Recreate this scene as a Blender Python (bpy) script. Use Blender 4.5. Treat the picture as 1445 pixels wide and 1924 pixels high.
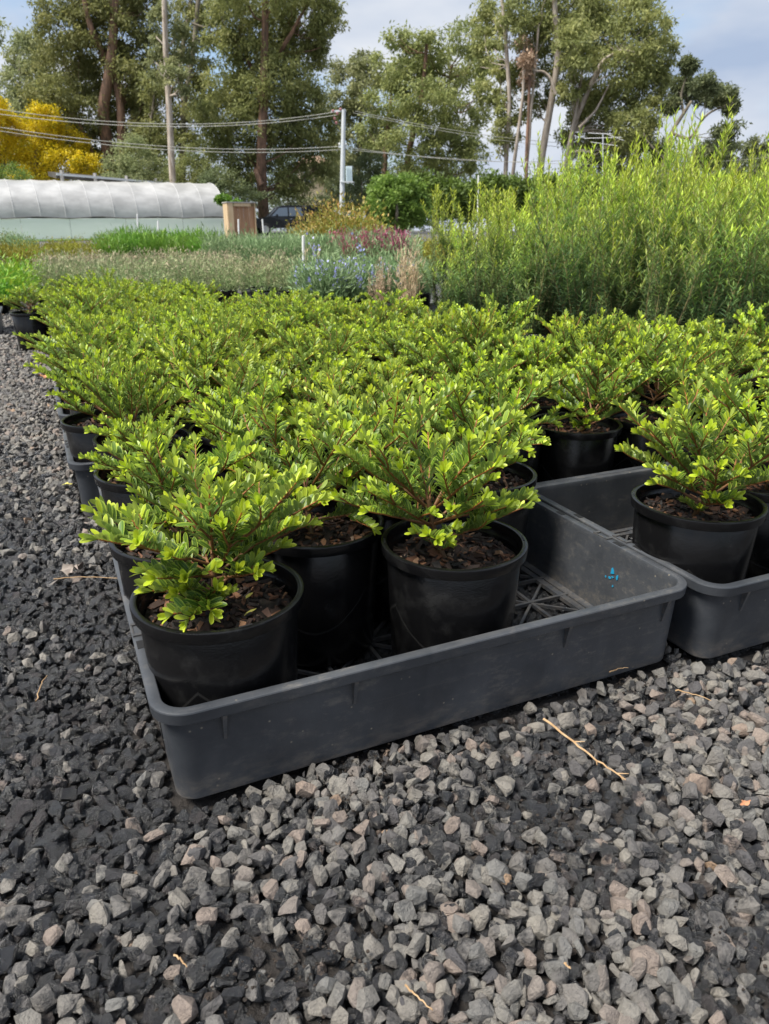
import bpy, bmesh, math, random
import numpy as np
from mathutils import Vector, Matrix

# ------------------------------------------------------------------ camera, sky, sun
S = bpy.context.scene
C = S.collection
for o in list(bpy.data.objects):
    bpy.data.objects.remove(o)
F, CAMH, HY, CX, CY = 1370.0, 0.64, 432.0, 722.5, 962.0
TH = math.atan((CY - HY) / F)
YAW = 0.4246            # the view turns 24 degrees clockwise from +Y, the direction of the tray rows
cam = bpy.data.cameras.new('camera')
co = bpy.data.objects.new('camera', cam); C.objects.link(co); S.camera = co
co.location = (0, 0, CAMH)
co.rotation_euler = (math.pi / 2 - TH, 0, -YAW)
cam.sensor_fit = 'VERTICAL'; cam.sensor_height = 36.0; cam.lens = F / 1924.0 * 36.0
cam.clip_start = 0.02; cam.clip_end = 2000
cam.dof.use_dof = True; cam.dof.focus_distance = 1.05; cam.dof.aperture_fstop = 12.0

SUN_EL, SUN_AZ = math.radians(58), math.radians(24 - 118)   # azimuth clockwise from +Y: high on the left, a little behind the camera
SKY_STRENGTH, CLOUD, SUN_POWER = 0.10, 5.3, 4.2
w = bpy.data.worlds.new('World'); S.world = w; w.use_nodes = True
nt = w.node_tree; nt.nodes.clear()
def N(t, tree=None, **k):
    n = (tree or nt).nodes.new(t)
    for a, b in k.items(): setattr(n, a, b)
    return n
sky = N('ShaderNodeTexSky', sky_type='NISHITA'); sky.sun_disc = False
sky.sun_elevation = SUN_EL; sky.sun_rotation = SUN_AZ
tc = N('ShaderNodeTexCoord'); mp = N('ShaderNodeMapping'); mp.inputs['Scale'].default_value = (1.0, 1.0, 2.6)
mp.inputs['Location'].default_value = (0.35, 1.3, 0.2)
nz = N('ShaderNodeTexNoise'); nz.inputs['Scale'].default_value = 2.3; nz.inputs['Detail'].default_value = 7; nz.inputs['Roughness'].default_value = 0.5
rp = N('ShaderNodeValToRGB'); rp.color_ramp.elements[0].position = 0.31; rp.color_ramp.elements[1].position = 0.46
nz2 = N('ShaderNodeTexNoise'); nz2.inputs['Scale'].default_value = 2.6; nz2.inputs['Detail'].default_value = 5
rp2 = N('ShaderNodeValToRGB')
rp2.color_ramp.elements[0].position = 0.35; rp2.color_ramp.elements[0].color = (0.47, 0.58, 0.78, 1)
rp2.color_ramp.elements[1].position = 0.68; rp2.color_ramp.elements[1].color = (1.0, 1.02, 1.05, 1)
sc_ = N('ShaderNodeVectorMath', operation='SCALE'); sc_.inputs['Scale'].default_value = CLOUD
mx = N('ShaderNodeMix', data_type='RGBA'); bg = N('ShaderNodeBackground'); ow = N('ShaderNodeOutputWorld')
bg.inputs['Strength'].default_value = SKY_STRENGTH
L = nt.links.new
L(tc.outputs['Generated'], mp.inputs['Vector']); L(mp.outputs[0], nz.inputs['Vector']); L(mp.outputs[0], nz2.inputs['Vector'])
L(nz.outputs['Fac'], rp.inputs['Fac']); L(nz2.outputs['Fac'], rp2.inputs['Fac']); L(rp2.outputs['Color'], sc_.inputs[0])
L(rp.outputs['Color'], mx.inputs['Factor']); L(sky.outputs['Color'], mx.inputs['A']); L(sc_.outputs['Vector'], mx.inputs['B'])
L(mx.outputs['Result'], bg.inputs['Color']); L(bg.outputs[0], ow.inputs['Surface'])
sl = bpy.data.lights.new('sun', 'SUN'); sl.energy = SUN_POWER; sl.angle = math.radians(20); sl.color = (1.0, 0.95, 0.86)
so = bpy.data.objects.new('sun', sl); C.objects.link(so)
tosun = Vector((math.sin(SUN_AZ) * math.cos(SUN_EL), math.cos(SUN_AZ) * math.cos(SUN_EL), math.sin(SUN_EL)))
so.rotation_euler = tosun.to_track_quat('Z', 'Y').to_euler(); so.location = (0, 0, 30)
S.view_settings.view_transform = 'Standard'; S.view_settings.look = 'None'
S.view_settings.gamma = 1.0; S.view_settings.use_curve_mapping = False; S.view_settings.exposure = 0.80
S.render.resolution_x = 769; S.render.resolution_y = 1024
S.cycles.max_bounces = 6; S.cycles.transparent_max_bounces = 6
try: S.cycles.use_denoising = True
except Exception: pass

# ------------------------------------------------------------------ geometry of the view (where things stood, measured from the photograph)
cy_, sy_ = math.cos(YAW), math.sin(YAW)
def ray(px, py):
    dx, dy = px - CX, py - CY
    return dx, F * math.cos(TH) - dy * math.sin(TH), F * math.sin(TH) + dy * math.cos(TH)
def P(px, py, h=0.0):
    dx, fw, dn = ray(px, py); s = (CAMH - h) / dn; a, b = dx * s, fw * s
    return (a * cy_ + b * sy_, -a * sy_ + b * cy_, h)
def R(px, py, D):
    dx, fw, dn = ray(px, py); s = D / fw; a, b = dx * s, D
    return np.array([a * cy_ + b * sy_, -a * sy_ + b * cy_, CAMH - dn * s])
def gz(D): return 0.45 * min(1.0, max(0.0, (D - 36.0) / 26.0))      # the land rises a little towards the trees
def G(px, D):
    p = R(px, HY, D); p[2] = gz(D); return p
def project(P3):
    P3 = np.asarray(P3, float); u, v, h = P3[..., 0], P3[..., 1], P3[..., 2]
    a = u * cy_ - v * sy_; b = u * sy_ + v * cy_; d = CAMH - h
    z = b * math.cos(TH) + d * math.sin(TH); y = d * math.cos(TH) - b * math.sin(TH)
    zz = np.maximum(z, 0.05)
    return CX + F * a / zz, CY + F * y / zz, z
RG = np.random.default_rng(11)
random.seed(5)

# ------------------------------------------------------------------ mesh helpers
class MB:
    """collects pieces and links them as one mesh"""
    def __init__(s): s.V = []; s.Fq = []; s.n = 0; s.att = {}; s.mi = []
    def add(s, V, Fs, mat=0, **att):
        V = np.asarray(V, float).reshape(-1, 3)
        for f in (Fs if isinstance(Fs, list) else [Fs]):
            f = np.asarray(f, np.int64)
            s.Fq.append(f + s.n); s.mi.append(np.full(len(f), mat))
        for k, a in att.items():
            s.att.setdefault(k, []).append((s.n, np.broadcast_to(np.asarray(a, float), (len(V),))))
        s.V.append(V); s.n += len(V)
    def mesh(s, name, mats, smooth=False):
        V = np.concatenate(s.V) if s.V else np.zeros((0, 3))
        me = bpy.data.meshes.new(name)
        me.vertices.add(len(V)); me.vertices.foreach_set('co', V.astype(np.float32).ravel())
        loops = np.concatenate([f.ravel() for f in s.Fq]); sizes = np.concatenate([np.full(len(f), f.shape[1]) for f in s.Fq])
        me.loops.add(len(loops)); me.loops.foreach_set('vertex_index', loops.astype(np.int32))
        me.polygons.add(len(sizes)); st = np.concatenate([[0], np.cumsum(sizes)[:-1]])
        me.polygons.foreach_set('loop_start', st.astype(np.int32)); me.polygons.foreach_set('loop_total', sizes.astype(np.int32))
        me.polygons.foreach_set('material_index', np.concatenate(s.mi).astype(np.int32))
        me.polygons.foreach_set('use_smooth', np.full(len(sizes), smooth, bool))
        for m in (mats if isinstance(mats, (list, tuple)) else [mats]): me.materials.append(m)
        me.update(calc_edges=True)
        for k, L_ in s.att.items():
            arr = np.zeros(len(V), np.float32)
            for n0, a in L_: arr[n0:n0 + len(a)] = a
            me.attributes.new(k, 'FLOAT', 'POINT').data.foreach_set('value', arr)
        return me
    def build(s, name, mats, parent=None, smooth=False):
        return link(name, s.mesh(name, mats, smooth), parent)

def link(name, data, parent=None, loc=None, rot=None):
    o = bpy.data.objects.new(name, data); C.objects.link(o)
    if parent is not None: o.parent = parent
    if loc is not None: o.location = loc
    if rot is not None: o.rotation_euler = rot
    return o
def tag(o, label=None, cat=None, group=None, kind=None):
    if label: o['label'] = label
    if cat: o['category'] = cat
    if group: o['group'] = group
    if kind: o['kind'] = kind
    return o
def thing(name, label, cat, loc=(0, 0, 0), rz=0.0, group=None):
    return tag(link(name, None, None, loc, (0, 0, rz)), label, cat, group)

def box(c, s, rz=0.0):
    x, y, z = [k / 2 for k in s]
    V = np.array([[-x, -y, -z], [x, -y, -z], [x, y, -z], [-x, y, -z], [-x, -y, z], [x, -y, z], [x, y, z], [-x, y, z]])
    if rz: V = V @ np.array([[math.cos(rz), math.sin(rz), 0], [-math.sin(rz), math.cos(rz), 0], [0, 0, 1]])
    return V + np.array(c), np.array([[0, 3, 2, 1], [4, 5, 6, 7], [0, 1, 5, 4], [1, 2, 6, 5], [2, 3, 7, 6], [3, 0, 4, 7]])
def bar(p, q, wd, th, up=(0, 0, 1)):
    p, q = np.array(p, float), np.array(q, float); d = q - p; ln = np.linalg.norm(d); d /= ln
    x = np.cross(d, up); x /= np.linalg.norm(x); z = np.cross(x, d)
    V, Fc = box((0, 0, 0), (wd, ln, th)); M = np.array([x, d, z])
    return V @ M + (p + q) / 2, Fc
def tube(pts, rad, n=6, cap=True):
    pts = np.asarray(pts, float); m = len(pts); rad = np.broadcast_to(np.asarray(rad, float), (m,))
    t = np.gradient(pts, axis=0); t /= np.linalg.norm(t, axis=1)[:, None] + 1e-12
    ref = np.array([0, 0, 1.0]) if abs(t[:, 2]).mean() < 0.8 else np.array([1.0, 0, 0])
    x = np.cross(t, ref); x /= np.linalg.norm(x, axis=1)[:, None] + 1e-12; y = np.cross(x, t)
    an = np.arange(n) * 2 * math.pi / n
    V = pts[:, None] + rad[:, None, None] * (np.cos(an)[None, :, None] * x[:, None] + np.sin(an)[None, :, None] * y[:, None])
    i = np.arange(m - 1)[:, None] * n; j = np.arange(n)[None]; k = (np.arange(n) + 1) % n
    f = np.stack([i + j, i + k[None], i + n + k[None], i + n + j], -1).reshape(-1, 4)
    return V.reshape(-1, 3), f
def lathe(prof, n=40, sc=(1, 1)):
    prof = np.array(prof, float) * sc; an = np.arange(n) * 2 * math.pi / n
    V = np.stack([prof[:, 0, None] * np.cos(an), prof[:, 0, None] * np.sin(an), np.broadcast_to(prof[:, 1, None], (len(prof), n))], -1).reshape(-1, 3)
    m = len(prof); i = np.arange(m - 1)[:, None] * n; j = np.arange(n)[None]; k = ((np.arange(n) + 1) % n)[None]
    return V, np.stack([i + j, i + k, i + n + k, i + n + j], -1).reshape(-1, 4)
def rrect(a, b, r, seg=7):
    out = []
    for cx, cy, a0 in ((a - r, b - r, 0), (-a + r, b - r, 90), (-a + r, -b + r, 180), (a - r, -b + r, 270)):
        for i in range(seg + 1):
            t = math.radians(a0 + 90 * i / seg); out.append((cx + r * math.cos(t), cy + r * math.sin(t)))
    return np.array(out)
def loft(a, b, r, prof, closed=False):
    V = [];
    for off, z in prof:
        q = rrect(a + off, b + off, max(r + off, 0.004)); V.append(np.c_[q, np.full(len(q), z)])
    n = len(V[0]); m = len(V); V = np.concatenate(V); rows = m if closed else m - 1
    i = (np.arange(rows) * n)[:, None]; i2 = ((np.arange(rows) + 1) % m * n)[:, None]; j = np.arange(n)[None]; k = ((np.arange(n) + 1) % n)[None]
    return V, np.stack([i + j, i + k, i2 + k, i2 + j], -1).reshape(-1, 4)
def inst(T, Fc, M, pos):
    """copies of template T (n,3), faces Fc, at M (N,3,3) whose ROWS are the axes, and pos (N,3)"""
    V = np.einsum('ni,kij->knj', T, M) + pos[:, None]
    f = Fc[None] + (np.arange(len(pos)) * len(T))[:, None, None]
    return V.reshape(-1, 3), f.reshape(-1, Fc.shape[1])
def nrm(a): return a / (np.linalg.norm(a, axis=-1, keepdims=True) + 1e-12)
def frames(d, n, s, wid=1.0):
    d = nrm(d); x = nrm(np.cross(d, n)); z = np.cross(x, d); s = np.asarray(s)[:, None]
    return np.stack([x * s * np.asarray(wid).reshape(-1, 1), d * s, z * s], 1)

# ------------------------------------------------------------------ materials
def mat(name, col=(0.5, 0.5, 0.5), rough=0.6, metal=0.0, spec=0.5):
    m = bpy.data.materials.new(name); m.use_nodes = True; b = m.node_tree.nodes['Principled BSDF']
    b.inputs['Base Color'].default_value = (*col, 1); b.inputs['Roughness'].default_value = rough
    b.inputs['Metallic'].default_value = metal; b.inputs['Specular IOR Level'].default_value = spec
    return m, m.node_tree, b
def noise(t, scale, detail=4, rough=0.55, coord='Object', vscale=None):
    tc = N('ShaderNodeNewGeometry' if coord == 'Position' else 'ShaderNodeTexCoord', t); n = N('ShaderNodeTexNoise', t); n.inputs['Scale'].default_value = scale
    n.inputs['Detail'].default_value = detail; n.inputs['Roughness'].default_value = rough
    if vscale:
        mp = N('ShaderNodeMapping', t); mp.inputs['Scale'].default_value = vscale
        t.links.new(tc.outputs[coord], mp.inputs[0]); t.links.new(mp.outputs[0], n.inputs['Vector'])
    else: t.links.new(tc.outputs[coord], n.inputs['Vector'])
    return n.outputs['Fac']
def ramp(t, src, stops):
    r = N('ShaderNodeValToRGB', t); e = r.color_ramp.elements
    while len(e) < len(stops): e.new(0.5)
    for k, (p, c) in enumerate(stops):
        e[k].position = p; e[k].color = (*c, 1) if len(c) == 3 else c
    t.links.new(src, r.inputs['Fac']); return r.outputs['Color']
def mixc(t, fac, a, b, blend='MIX'):
    m = N('ShaderNodeMix', t, data_type='RGBA', blend_type=blend)
    for s, v in (('Factor', fac), ('A', a), ('B', b)):
        if hasattr(v, 'is_linked'): t.links.new(v, m.inputs[s])
        elif isinstance(v, (tuple, list)): m.inputs[s].default_value = (*v, 1)
        else: m.inputs[s].default_value = v
    return m.outputs['Result']
def mth(t, op, a, b=0.0, clamp=False):
    m = N('ShaderNodeMath', t, operation=op); m.use_clamp = clamp
    for i, v in enumerate((a, b)):
        if hasattr(v, 'is_linked'): t.links.new(v, m.inputs[i])
        else: m.inputs[i].default_value = v
    return m.outputs[0]
def attr(t, name): n = N('ShaderNodeAttribute', t); n.attribute_name = name; return n.outputs['Fac']
def bump(t, b, h, strength=0.3, dist=0.01):
    n = N('ShaderNodeBump', t); n.inputs['Strength'].default_value = strength; n.inputs['Distance'].default_value = dist
    t.links.new(h, n.inputs['Height']); t.links.new(n.outputs[0], b.inputs['Normal'])

def leafmat(name, old, mid, new, edge=None, rough=0.38, trans=0.25, spec=0.5, edge_pow=4.0, back=None):
    m, t, b = mat(name, mid, rough, spec=spec)
    ag = attr(t, 'tint')
    c = ramp(t, ag, [(0.0, old), (0.5, mid), (1.0, new)])
    geo = N('ShaderNodeNewGeometry', t)
    rv = mth(t, 'MULTIPLY_ADD', geo.outputs['Random Per Island'], 0.5); t.nodes[-1].inputs[2].default_value = 0.75
    hv = N('ShaderNodeHueSaturation', t); t.links.new(c, hv.inputs['Color']); t.links.new(rv, hv.inputs['Value'])
    c = hv.outputs['Color']
    oi = N('ShaderNodeObjectInfo', t); hv2 = N('ShaderNodeHueSaturation', t); t.links.new(c, hv2.inputs['Color'])
    t.links.new(mth(t, 'ADD', 0.485, mth(t, 'MULTIPLY', oi.outputs['Random'], 0.024)), hv2.inputs['Hue'])
    t.links.new(mth(t, 'ADD', 0.86, mth(t, 'MULTIPLY', oi.outputs['Random'], 0.28)), hv2.inputs['Value']); c = hv2.outputs['Color']
    if edge:
        mid_ = mth(t, 'SUBTRACT', 1.0, mth(t, 'MULTIPLY', attr(t, 'edge'), 7.0), clamp=True); c = mixc(t, mth(t, 'MULTIPLY', mid_, 0.35), c, edge)
        ef = mth(t, 'POWER', attr(t, 'edge'), edge_pow); ef = mth(t, 'MULTIPLY', ef, 0.85)
        c = mixc(t, ef, c, edge)
    if back: c = mixc(t, mth(t, 'MULTIPLY', geo.outputs['Backfacing'], 0.6), c, back)
    t.links.new(c, b.inputs['Base Color'])
    if trans > 0:
        tr = N('ShaderNodeBsdfTranslucent', t); mixs = N('ShaderNodeMixShader', t); mixs.inputs[0].default_value = trans
        t.links.new(c, tr.inputs['Color']); t.links.new(b.outputs[0], mixs.inputs[1]); t.links.new(tr.outputs[0], mixs.inputs[2])
        t.links.new(mixs.outputs[0], t.nodes['Material Output'].inputs['Surface'])
    return m
M = {}
M['leaf'] = leafmat('broad_shrub_leaf', (0.020, 0.065, 0.014), (0.082, 0.185, 0.016), (0.52, 0.64, 0.030), edge=(0.55, 0.69, 0.09), rough=0.40, trans=0.33, spec=0.4, edge_pow=3.4, back=(0.22, 0.30, 0.09))
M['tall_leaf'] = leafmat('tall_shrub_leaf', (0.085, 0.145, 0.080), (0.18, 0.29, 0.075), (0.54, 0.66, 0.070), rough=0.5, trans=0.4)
M['gum'] = leafmat('gum_leaf', (0.13, 0.155, 0.055), (0.255, 0.285, 0.100), (0.40, 0.40, 0.15), rough=0.6, trans=0.45)
M['gum_grey'] = leafmat('grey_gum_leaf', (0.15, 0.18, 0.085), (0.28, 0.31, 0.14), (0.42, 0.42, 0.21), rough=0.6, trans=0.45)
M['gum_dark'] = leafmat('dark_gum_leaf', (0.075, 0.105, 0.048), (0.145, 0.185, 0.080), (0.25, 0.28, 0.12), rough=0.6, trans=0.4)
M['gum_brown'] = leafmat('dead_gum_leaf', (0.26, 0.19, 0.12), (0.42, 0.30, 0.20), (0.52, 0.38, 0.27), rough=0.7, trans=0.2)
M['yellow'] = leafmat('yellow_leaf', (0.26, 0.26, 0.015), (0.62, 0.45, 0.015), (0.82, 0.64, 0.05), rough=0.5, trans=0.45)
M['hedge'] = leafmat('hedge_leaf', (0.08, 0.13, 0.025), (0.16, 0.25, 0.045), (0.28, 0.38, 0.07), rough=0.6, trans=0.4)
M['photinia'] = leafmat('red_tip_leaf', (0.08, 0.14, 0.02), (0.24, 0.28, 0.04), (0.50, 0.28, 0.08), rough=0.4, trans=0.25)
M['heath'] = leafmat('heath_leaf', (0.10, 0.17, 0.06), (0.22, 0.31, 0.12), (0.50, 0.40, 0.28), rough=0.7, trans=0.2)
M['moss'] = leafmat('yellow_green_leaf', (0.07, 0.10, 0.01), (0.20, 0.22, 0.02), (0.38, 0.32, 0.03), rough=0.6, trans=0.25)
M['grassy'] = leafmat('grassy_leaf', (0.045, 0.13, 0.016), (0.12, 0.27, 0.03), (0.26, 0.42, 0.06), rough=0.5, trans=0.25)
M['greygreen'] = leafmat('grey_green_leaf', (0.09, 0.16, 0.06), (0.19, 0.30, 0.13), (0.34, 0.44, 0.22), rough=0.6, trans=0.2)
M['straw'] = leafmat('straw', (0.34, 0.24, 0.14), (0.55, 0.42, 0.27), (0.72, 0.60, 0.42), rough=0.7, trans=0.2)
M['maroon'] = leafmat('maroon_spike', (0.18, 0.03, 0.06), (0.34, 0.07, 0.12), (0.50, 0.18, 0.22), rough=0.6, trans=0.2)
M['blueflower'] = leafmat('blue_petal', (0.30, 0.30, 0.75), (0.45, 0.45, 0.88), (0.62, 0.62, 0.95), rough=0.6, trans=0.3)
M['fern'] = leafmat('fern_leaf', (0.06, 0.18, 0.02), (0.16, 0.36, 0.03), (0.40, 0.50, 0.04), rough=0.5, trans=0.3)

def stemmat(name, a, b_, rough=0.55, sc=300):
    m, t, b = mat(name, a, rough); t.links.new(mixc(t, mth(t, 'ADD', attr(t, 'tint'), 0.0), a, b_), b.inputs['Base Color'])
    bump(t, b, noise(t, sc), 0.5, 0.001); return m
M['stem'] = stemmat('red_stem', (0.12, 0.065, 0.028), (0.30, 0.10, 0.022))
M['tallstem'] = stemmat('woody_stem', (0.12, 0.08, 0.045), (0.30, 0.27, 0.10))
def barkmat(name, a, b_, sc=2.0, vs=(3, 3, 0.5)):
    m, t, b = mat(name, a, 0.85); n = noise(t, sc, 6, 0.65, vscale=vs)
    t.links.new(ramp(t, n, [(0.35, a), (0.62, b_)]), b.inputs['Base Color']); bump(t, b, n, 0.6, 0.1); return m
M['bark_red'] = barkmat('red_brown_bark', (0.085, 0.055, 0.038), (0.26, 0.15, 0.10))
M['bark_pale'] = barkmat('pale_gum_bark', (0.22, 0.17, 0.13), (0.48, 0.42, 0.36))
M['bark_grey'] = barkmat('grey_bark', (0.10, 0.085, 0.06), (0.22, 0.19, 0.14))

def potmat():
    m, t, b = mat('black_pot_plastic', (0.012, 0.012, 0.013), 0.32, spec=0.38)
    n = noise(t, 26, 6, 0.6); n2 = noise(t, 9, 3, 0.5, vscale=(1, 1, 0.35)); n3 = noise(t, 380, 2, 0.7)
    tcn = N('ShaderNodeTexCoord', t); sp = N('ShaderNodeSeparateXYZ', t); t.links.new(tcn.outputs['Object'], sp.inputs[0])
    an = mth(t, 'ARCTAN2', sp.outputs['Y'], sp.outputs['X'])
    wv = mth(t, 'MULTIPLY', mth(t, 'ABSOLUTE', mth(t, 'SINE', mth(t, 'MULTIPLY_ADD', an, 1.5))), -0.062)
    base = mth(t, 'ADD', mth(t, 'SUBTRACT', sp.outputs['Z'], 0.125), mth(t, 'MULTIPLY', wv, -1.0))
    wig = mth(t, 'MULTIPLY', mth(t, 'SUBTRACT', n2, 0.5), 0.03)
    dd = mth(t, 'ABSOLUTE', mth(t, 'ADD', base, wig))
    arc = mth(t, 'SUBTRACT', 1.0, mth(t, 'DIVIDE', dd, 0.0035), clamp=True)      # the flow line left by the moulding
    dust = ramp(t, n, [(0.52, (0, 0, 0)), (0.75, (1, 1, 1))])
    f = mth(t, 'ADD', mth(t, 'MULTIPLY', arc, 0.35), mth(t, 'MULTIPLY', dust, 0.25), clamp=True)
    t.links.new(mixc(t, f, (0.0050, 0.0050, 0.0055), (0.050, 0.050, 0.049)), b.inputs['Base Color'])
    t.links.new(mth(t, 'ADD', mth(t, 'MULTIPLY', n, 0.24), 0.07), b.inputs['Roughness'])
    bump(t, b, mth(t, 'ADD', mth(t, 'MULTIPLY', n3, 0.5), n), 0.32, 0.0014)
    return m
M['pot'] = potmat()
def traymat():
    m, t, b = mat('grey_tray_plastic', (0.05, 0.055, 0.065), 0.42, spec=0.5)
    n = noise(t, 7, 6, 0.65); n2 = noise(t, 60, 8, 0.75, vscale=(0.6, 1, 1.4)); n3 = noise(t, 420, 2, 0.6); n4 = noise(t, 16, 3, 0.6, vscale=(1, 1, 0.2))
    n5 = noise(t, 30, 3, 0.6, vscale=(0.12, 1, 4))
    c = ramp(t, n, [(0.3, (0.030, 0.034, 0.041)), (0.7, (0.068, 0.073, 0.082))])
    c = mixc(t, mth(t, 'MULTIPLY', ramp(t, n4, [(0.5, (0, 0, 0)), (0.8, (1, 1, 1))]), 0.35), c, (0.105, 0.11, 0.12))
    sk = mth(t, 'MULTIPLY', ramp(t, n2, [(0.52, (0, 0, 0)), (0.68, (1, 1, 1))]), ramp(t, n, [(0.40, (0, 0, 0)), (0.58, (1, 1, 1))]))
    c = mixc(t, mth(t, 'MULTIPLY', sk, 0.42), c, (0.21, 0.19, 0.165))
    c = mixc(t, mth(t, 'MULTIPLY', ramp(t, n5, [(0.60, (0, 0, 0)), (0.74, (1, 1, 1))]), 0.25), c, (0.14, 0.135, 0.125))
    tcv = N('ShaderNodeTexCoord', t); vo = N('ShaderNodeTexVoronoi', t); vo.inputs['Scale'].default_value = 75; t.links.new(tcv.outputs['Object'], vo.inputs['Vector'])
    sp = N('ShaderNodeSeparateColor', t); t.links.new(vo.outputs['Color'], sp.inputs[0])
    dot = mth(t, 'MULTIPLY', mth(t, 'SUBTRACT', 1.0, mth(t, 'MULTIPLY', vo.outputs['Distance'], 7.0), clamp=True), mth(t, 'GREATER_THAN', sp.outputs[0], 0.80))
    c = mixc(t, mth(t, 'MULTIPLY', dot, 1.0, clamp=True), c, (0.30, 0.26, 0.20))
    sz_ = N('ShaderNodeSeparateXYZ', t); t.links.new(tcv.outputs['Object'], sz_.inputs[0])
    mud = mth(t, 'MULTIPLY', mth(t, 'SUBTRACT', 1.0, mth(t, 'MULTIPLY', sz_.outputs['Z'], 22.0), clamp=True), ramp(t, n2, [(0.42, (0, 0, 0)), (0.60, (1, 1, 1))]))
    c = mixc(t, mth(t, 'MULTIPLY', mud, 0.7), c, (0.13, 0.115, 0.10))     # splashed grit along the foot of the walls
    t.links.new(c, b.inputs['Base Color'])
    t.links.new(mth(t, 'ADD', mth(t, 'MULTIPLY', n, 0.35), 0.24), b.inputs['Roughness'])
    bump(t, b, mth(t, 'ADD', n3, mth(t, 'MULTIPLY', n2, 0.5)), 0.22, 0.0008); return m
M['tray'] = traymat()
M['dark'] = mat('black_slot', (0.008, 0.008, 0.009), 0.6)[0]
def soilmat(name, a, b_, sc, dist):
    m, t, b = mat(name, a, 0.9); n = noise(t, sc, 8, 0.7)
    t.links.new(ramp(t, n, [(0.4, a), (0.7, b_)]), b.inputs['Base Color']); bump(t, b, n, 0.9, dist); return m
M['soil'] = soilmat('potting_soil', (0.014, 0.011, 0.009), (0.060, 0.042, 0.030), 140, 0.006)
def chipmat():
    m, t, b = mat('bark_chip', (0.1, 0.05, 0.03), 0.8)
    n = noise(t, 160, 5, 0.7, 'Position', (1, 0.4, 1))
    c = ramp(t, attr(t, 'tint'), [(0.0, (0.013, 0.011, 0.010)), (0.40, (0.055, 0.028, 0.018)), (0.66, (0.18, 0.078, 0.040)), (0.88, (0.32, 0.17, 0.085)), (1.0, (0.40, 0.36, 0.31))])
    t.links.new(mixc(t, mth(t, 'MULTIPLY', n, 0.8), c, mixc(t, 1.0, c, (0.35, 0.32, 0.3), 'MULTIPLY')), b.inputs['Base Color'])
    bump(t, b, n, 0.7, 0.002); return m
M['chip'] = chipmat()
def stonemat():
    m, t, b = mat('basalt', (0.1, 0.1, 0.1), 0.6)
    tn = attr(t, 'tint'); wt = attr(t, 'wet')
    n = noise(t, 90, 7, 0.7, 'Position'); n2 = noise(t, 420, 4, 0.7, 'Position'); n3 = noise(t, 38, 3, 0.5, 'Position')
    dry = ramp(t, tn, [(0.0, (0.095, 0.092, 0.098)), (0.3, (0.165, 0.158, 0.154)), (0.55, (0.290, 0.270, 0.240)), (0.78, (0.190, 0.190, 0.186)), (0.95, (0.310, 0.250, 0.215)), (1.0, (0.36, 0.25, 0.17))])
    dry = mixc(t, mth(t, 'MULTIPLY', ramp(t, n2, [(0.35, (0, 0, 0)), (0.7, (1, 1, 1))]), 0.5), dry, mixc(t, 1.0, dry, (1.6, 1.58, 1.5), 'MULTIPLY'))
    dry = mixc(t, mth(t, 'MULTIPLY', ramp(t, n, [(0.45, (0, 0, 0)), (0.6, (1, 1, 1))]), 0.5), dry, mixc(t, 1.0, dry, (0.62, 0.62, 0.64), 'MULTIPLY'))
    dry = mixc(t, mth(t, 'MULTIPLY', n3, 0.55), dry, mixc(t, 1.0, dry, (0.62, 0.60, 0.60), 'MULTIPLY'))
    wet = mixc(t, 1.0, dry, (0.15, 0.165, 0.195), 'MULTIPLY')  # wet stone colour, deep enough to also paint the gaps between stones dark
    wf = mth(t, 'ADD', wt, mth(t, 'MULTIPLY', mth(t, 'SUBTRACT', n, 0.5), 1.2)); wf = ramp(t, wf, [(0.35, (0, 0, 0)), (0.6, (1, 1, 1))])
    t.links.new(mixc(t, wf, dry, wet), b.inputs['Base Color'])
    t.links.new(mth(t, 'SUBTRACT', 0.72, mth(t, 'MULTIPLY', wf, 0.53)), b.inputs['Roughness'])
    t.links.new(mth(t, 'MULTIPLY', wf, 0.65), b.inputs['Coat Weight']); b.inputs['Coat Roughness'].default_value = 0.20      # film of water
    bump(t, b, mth(t, 'ADD', n, mth(t, 'MULTIPLY', n2, 0.30)), 1.0, 0.009); t.links.new(b.inputs['Normal'].links[0].from_socket, b.inputs['Coat Normal']); return m
M['stone'] = stonemat()
def groundmat():
    m, t, b = mat('gravel_ground', (0.05, 0.045, 0.04), 0.8)
    tcn = N('ShaderNodeTexCoord', t); vo = N('ShaderNodeTexVoronoi', t); vo.inputs['Scale'].default_value = 42
    t.links.new(tcn.outputs['Object'], vo.inputs['Vector'])
    n = noise(t, 60, 6, 0.7); n1 = noise(t, 0.6, 4, 0.6)
    sp = N('ShaderNodeSeparateColor', t); t.links.new(vo.outputs['Color'], sp.inputs[0])
    far = ramp(t, sp.outputs[0], [(0.0, (0.055, 0.058, 0.064)), (0.6, (0.12, 0.12, 0.12)), (1.0, (0.19, 0.18, 0.165))])
    near = ramp(t, n, [(0.35, (0.010, 0.009, 0.009)), (0.7, (0.036, 0.029, 0.025))])
    geo = N('ShaderNodeNewGeometry', t); ln = N('ShaderNodeVectorMath', t, operation='LENGTH'); t.links.new(geo.outputs['Position'], ln.inputs[0])
    f = mth(t, 'SUBTRACT', mth(t, 'DIVIDE', ln.outputs['Value'], 1.5), 3.6, clamp=True)     # loose stones lie on the near ground; further off they are grain in the surface
    t.links.new(mixc(t, f, near, far), b.inputs['Base Color'])
    bump(t, b, mth(t, 'ADD', vo.outputs['Distance'], n), 1.0, 0.012); return m
M['ground'] = groundmat()
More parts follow.
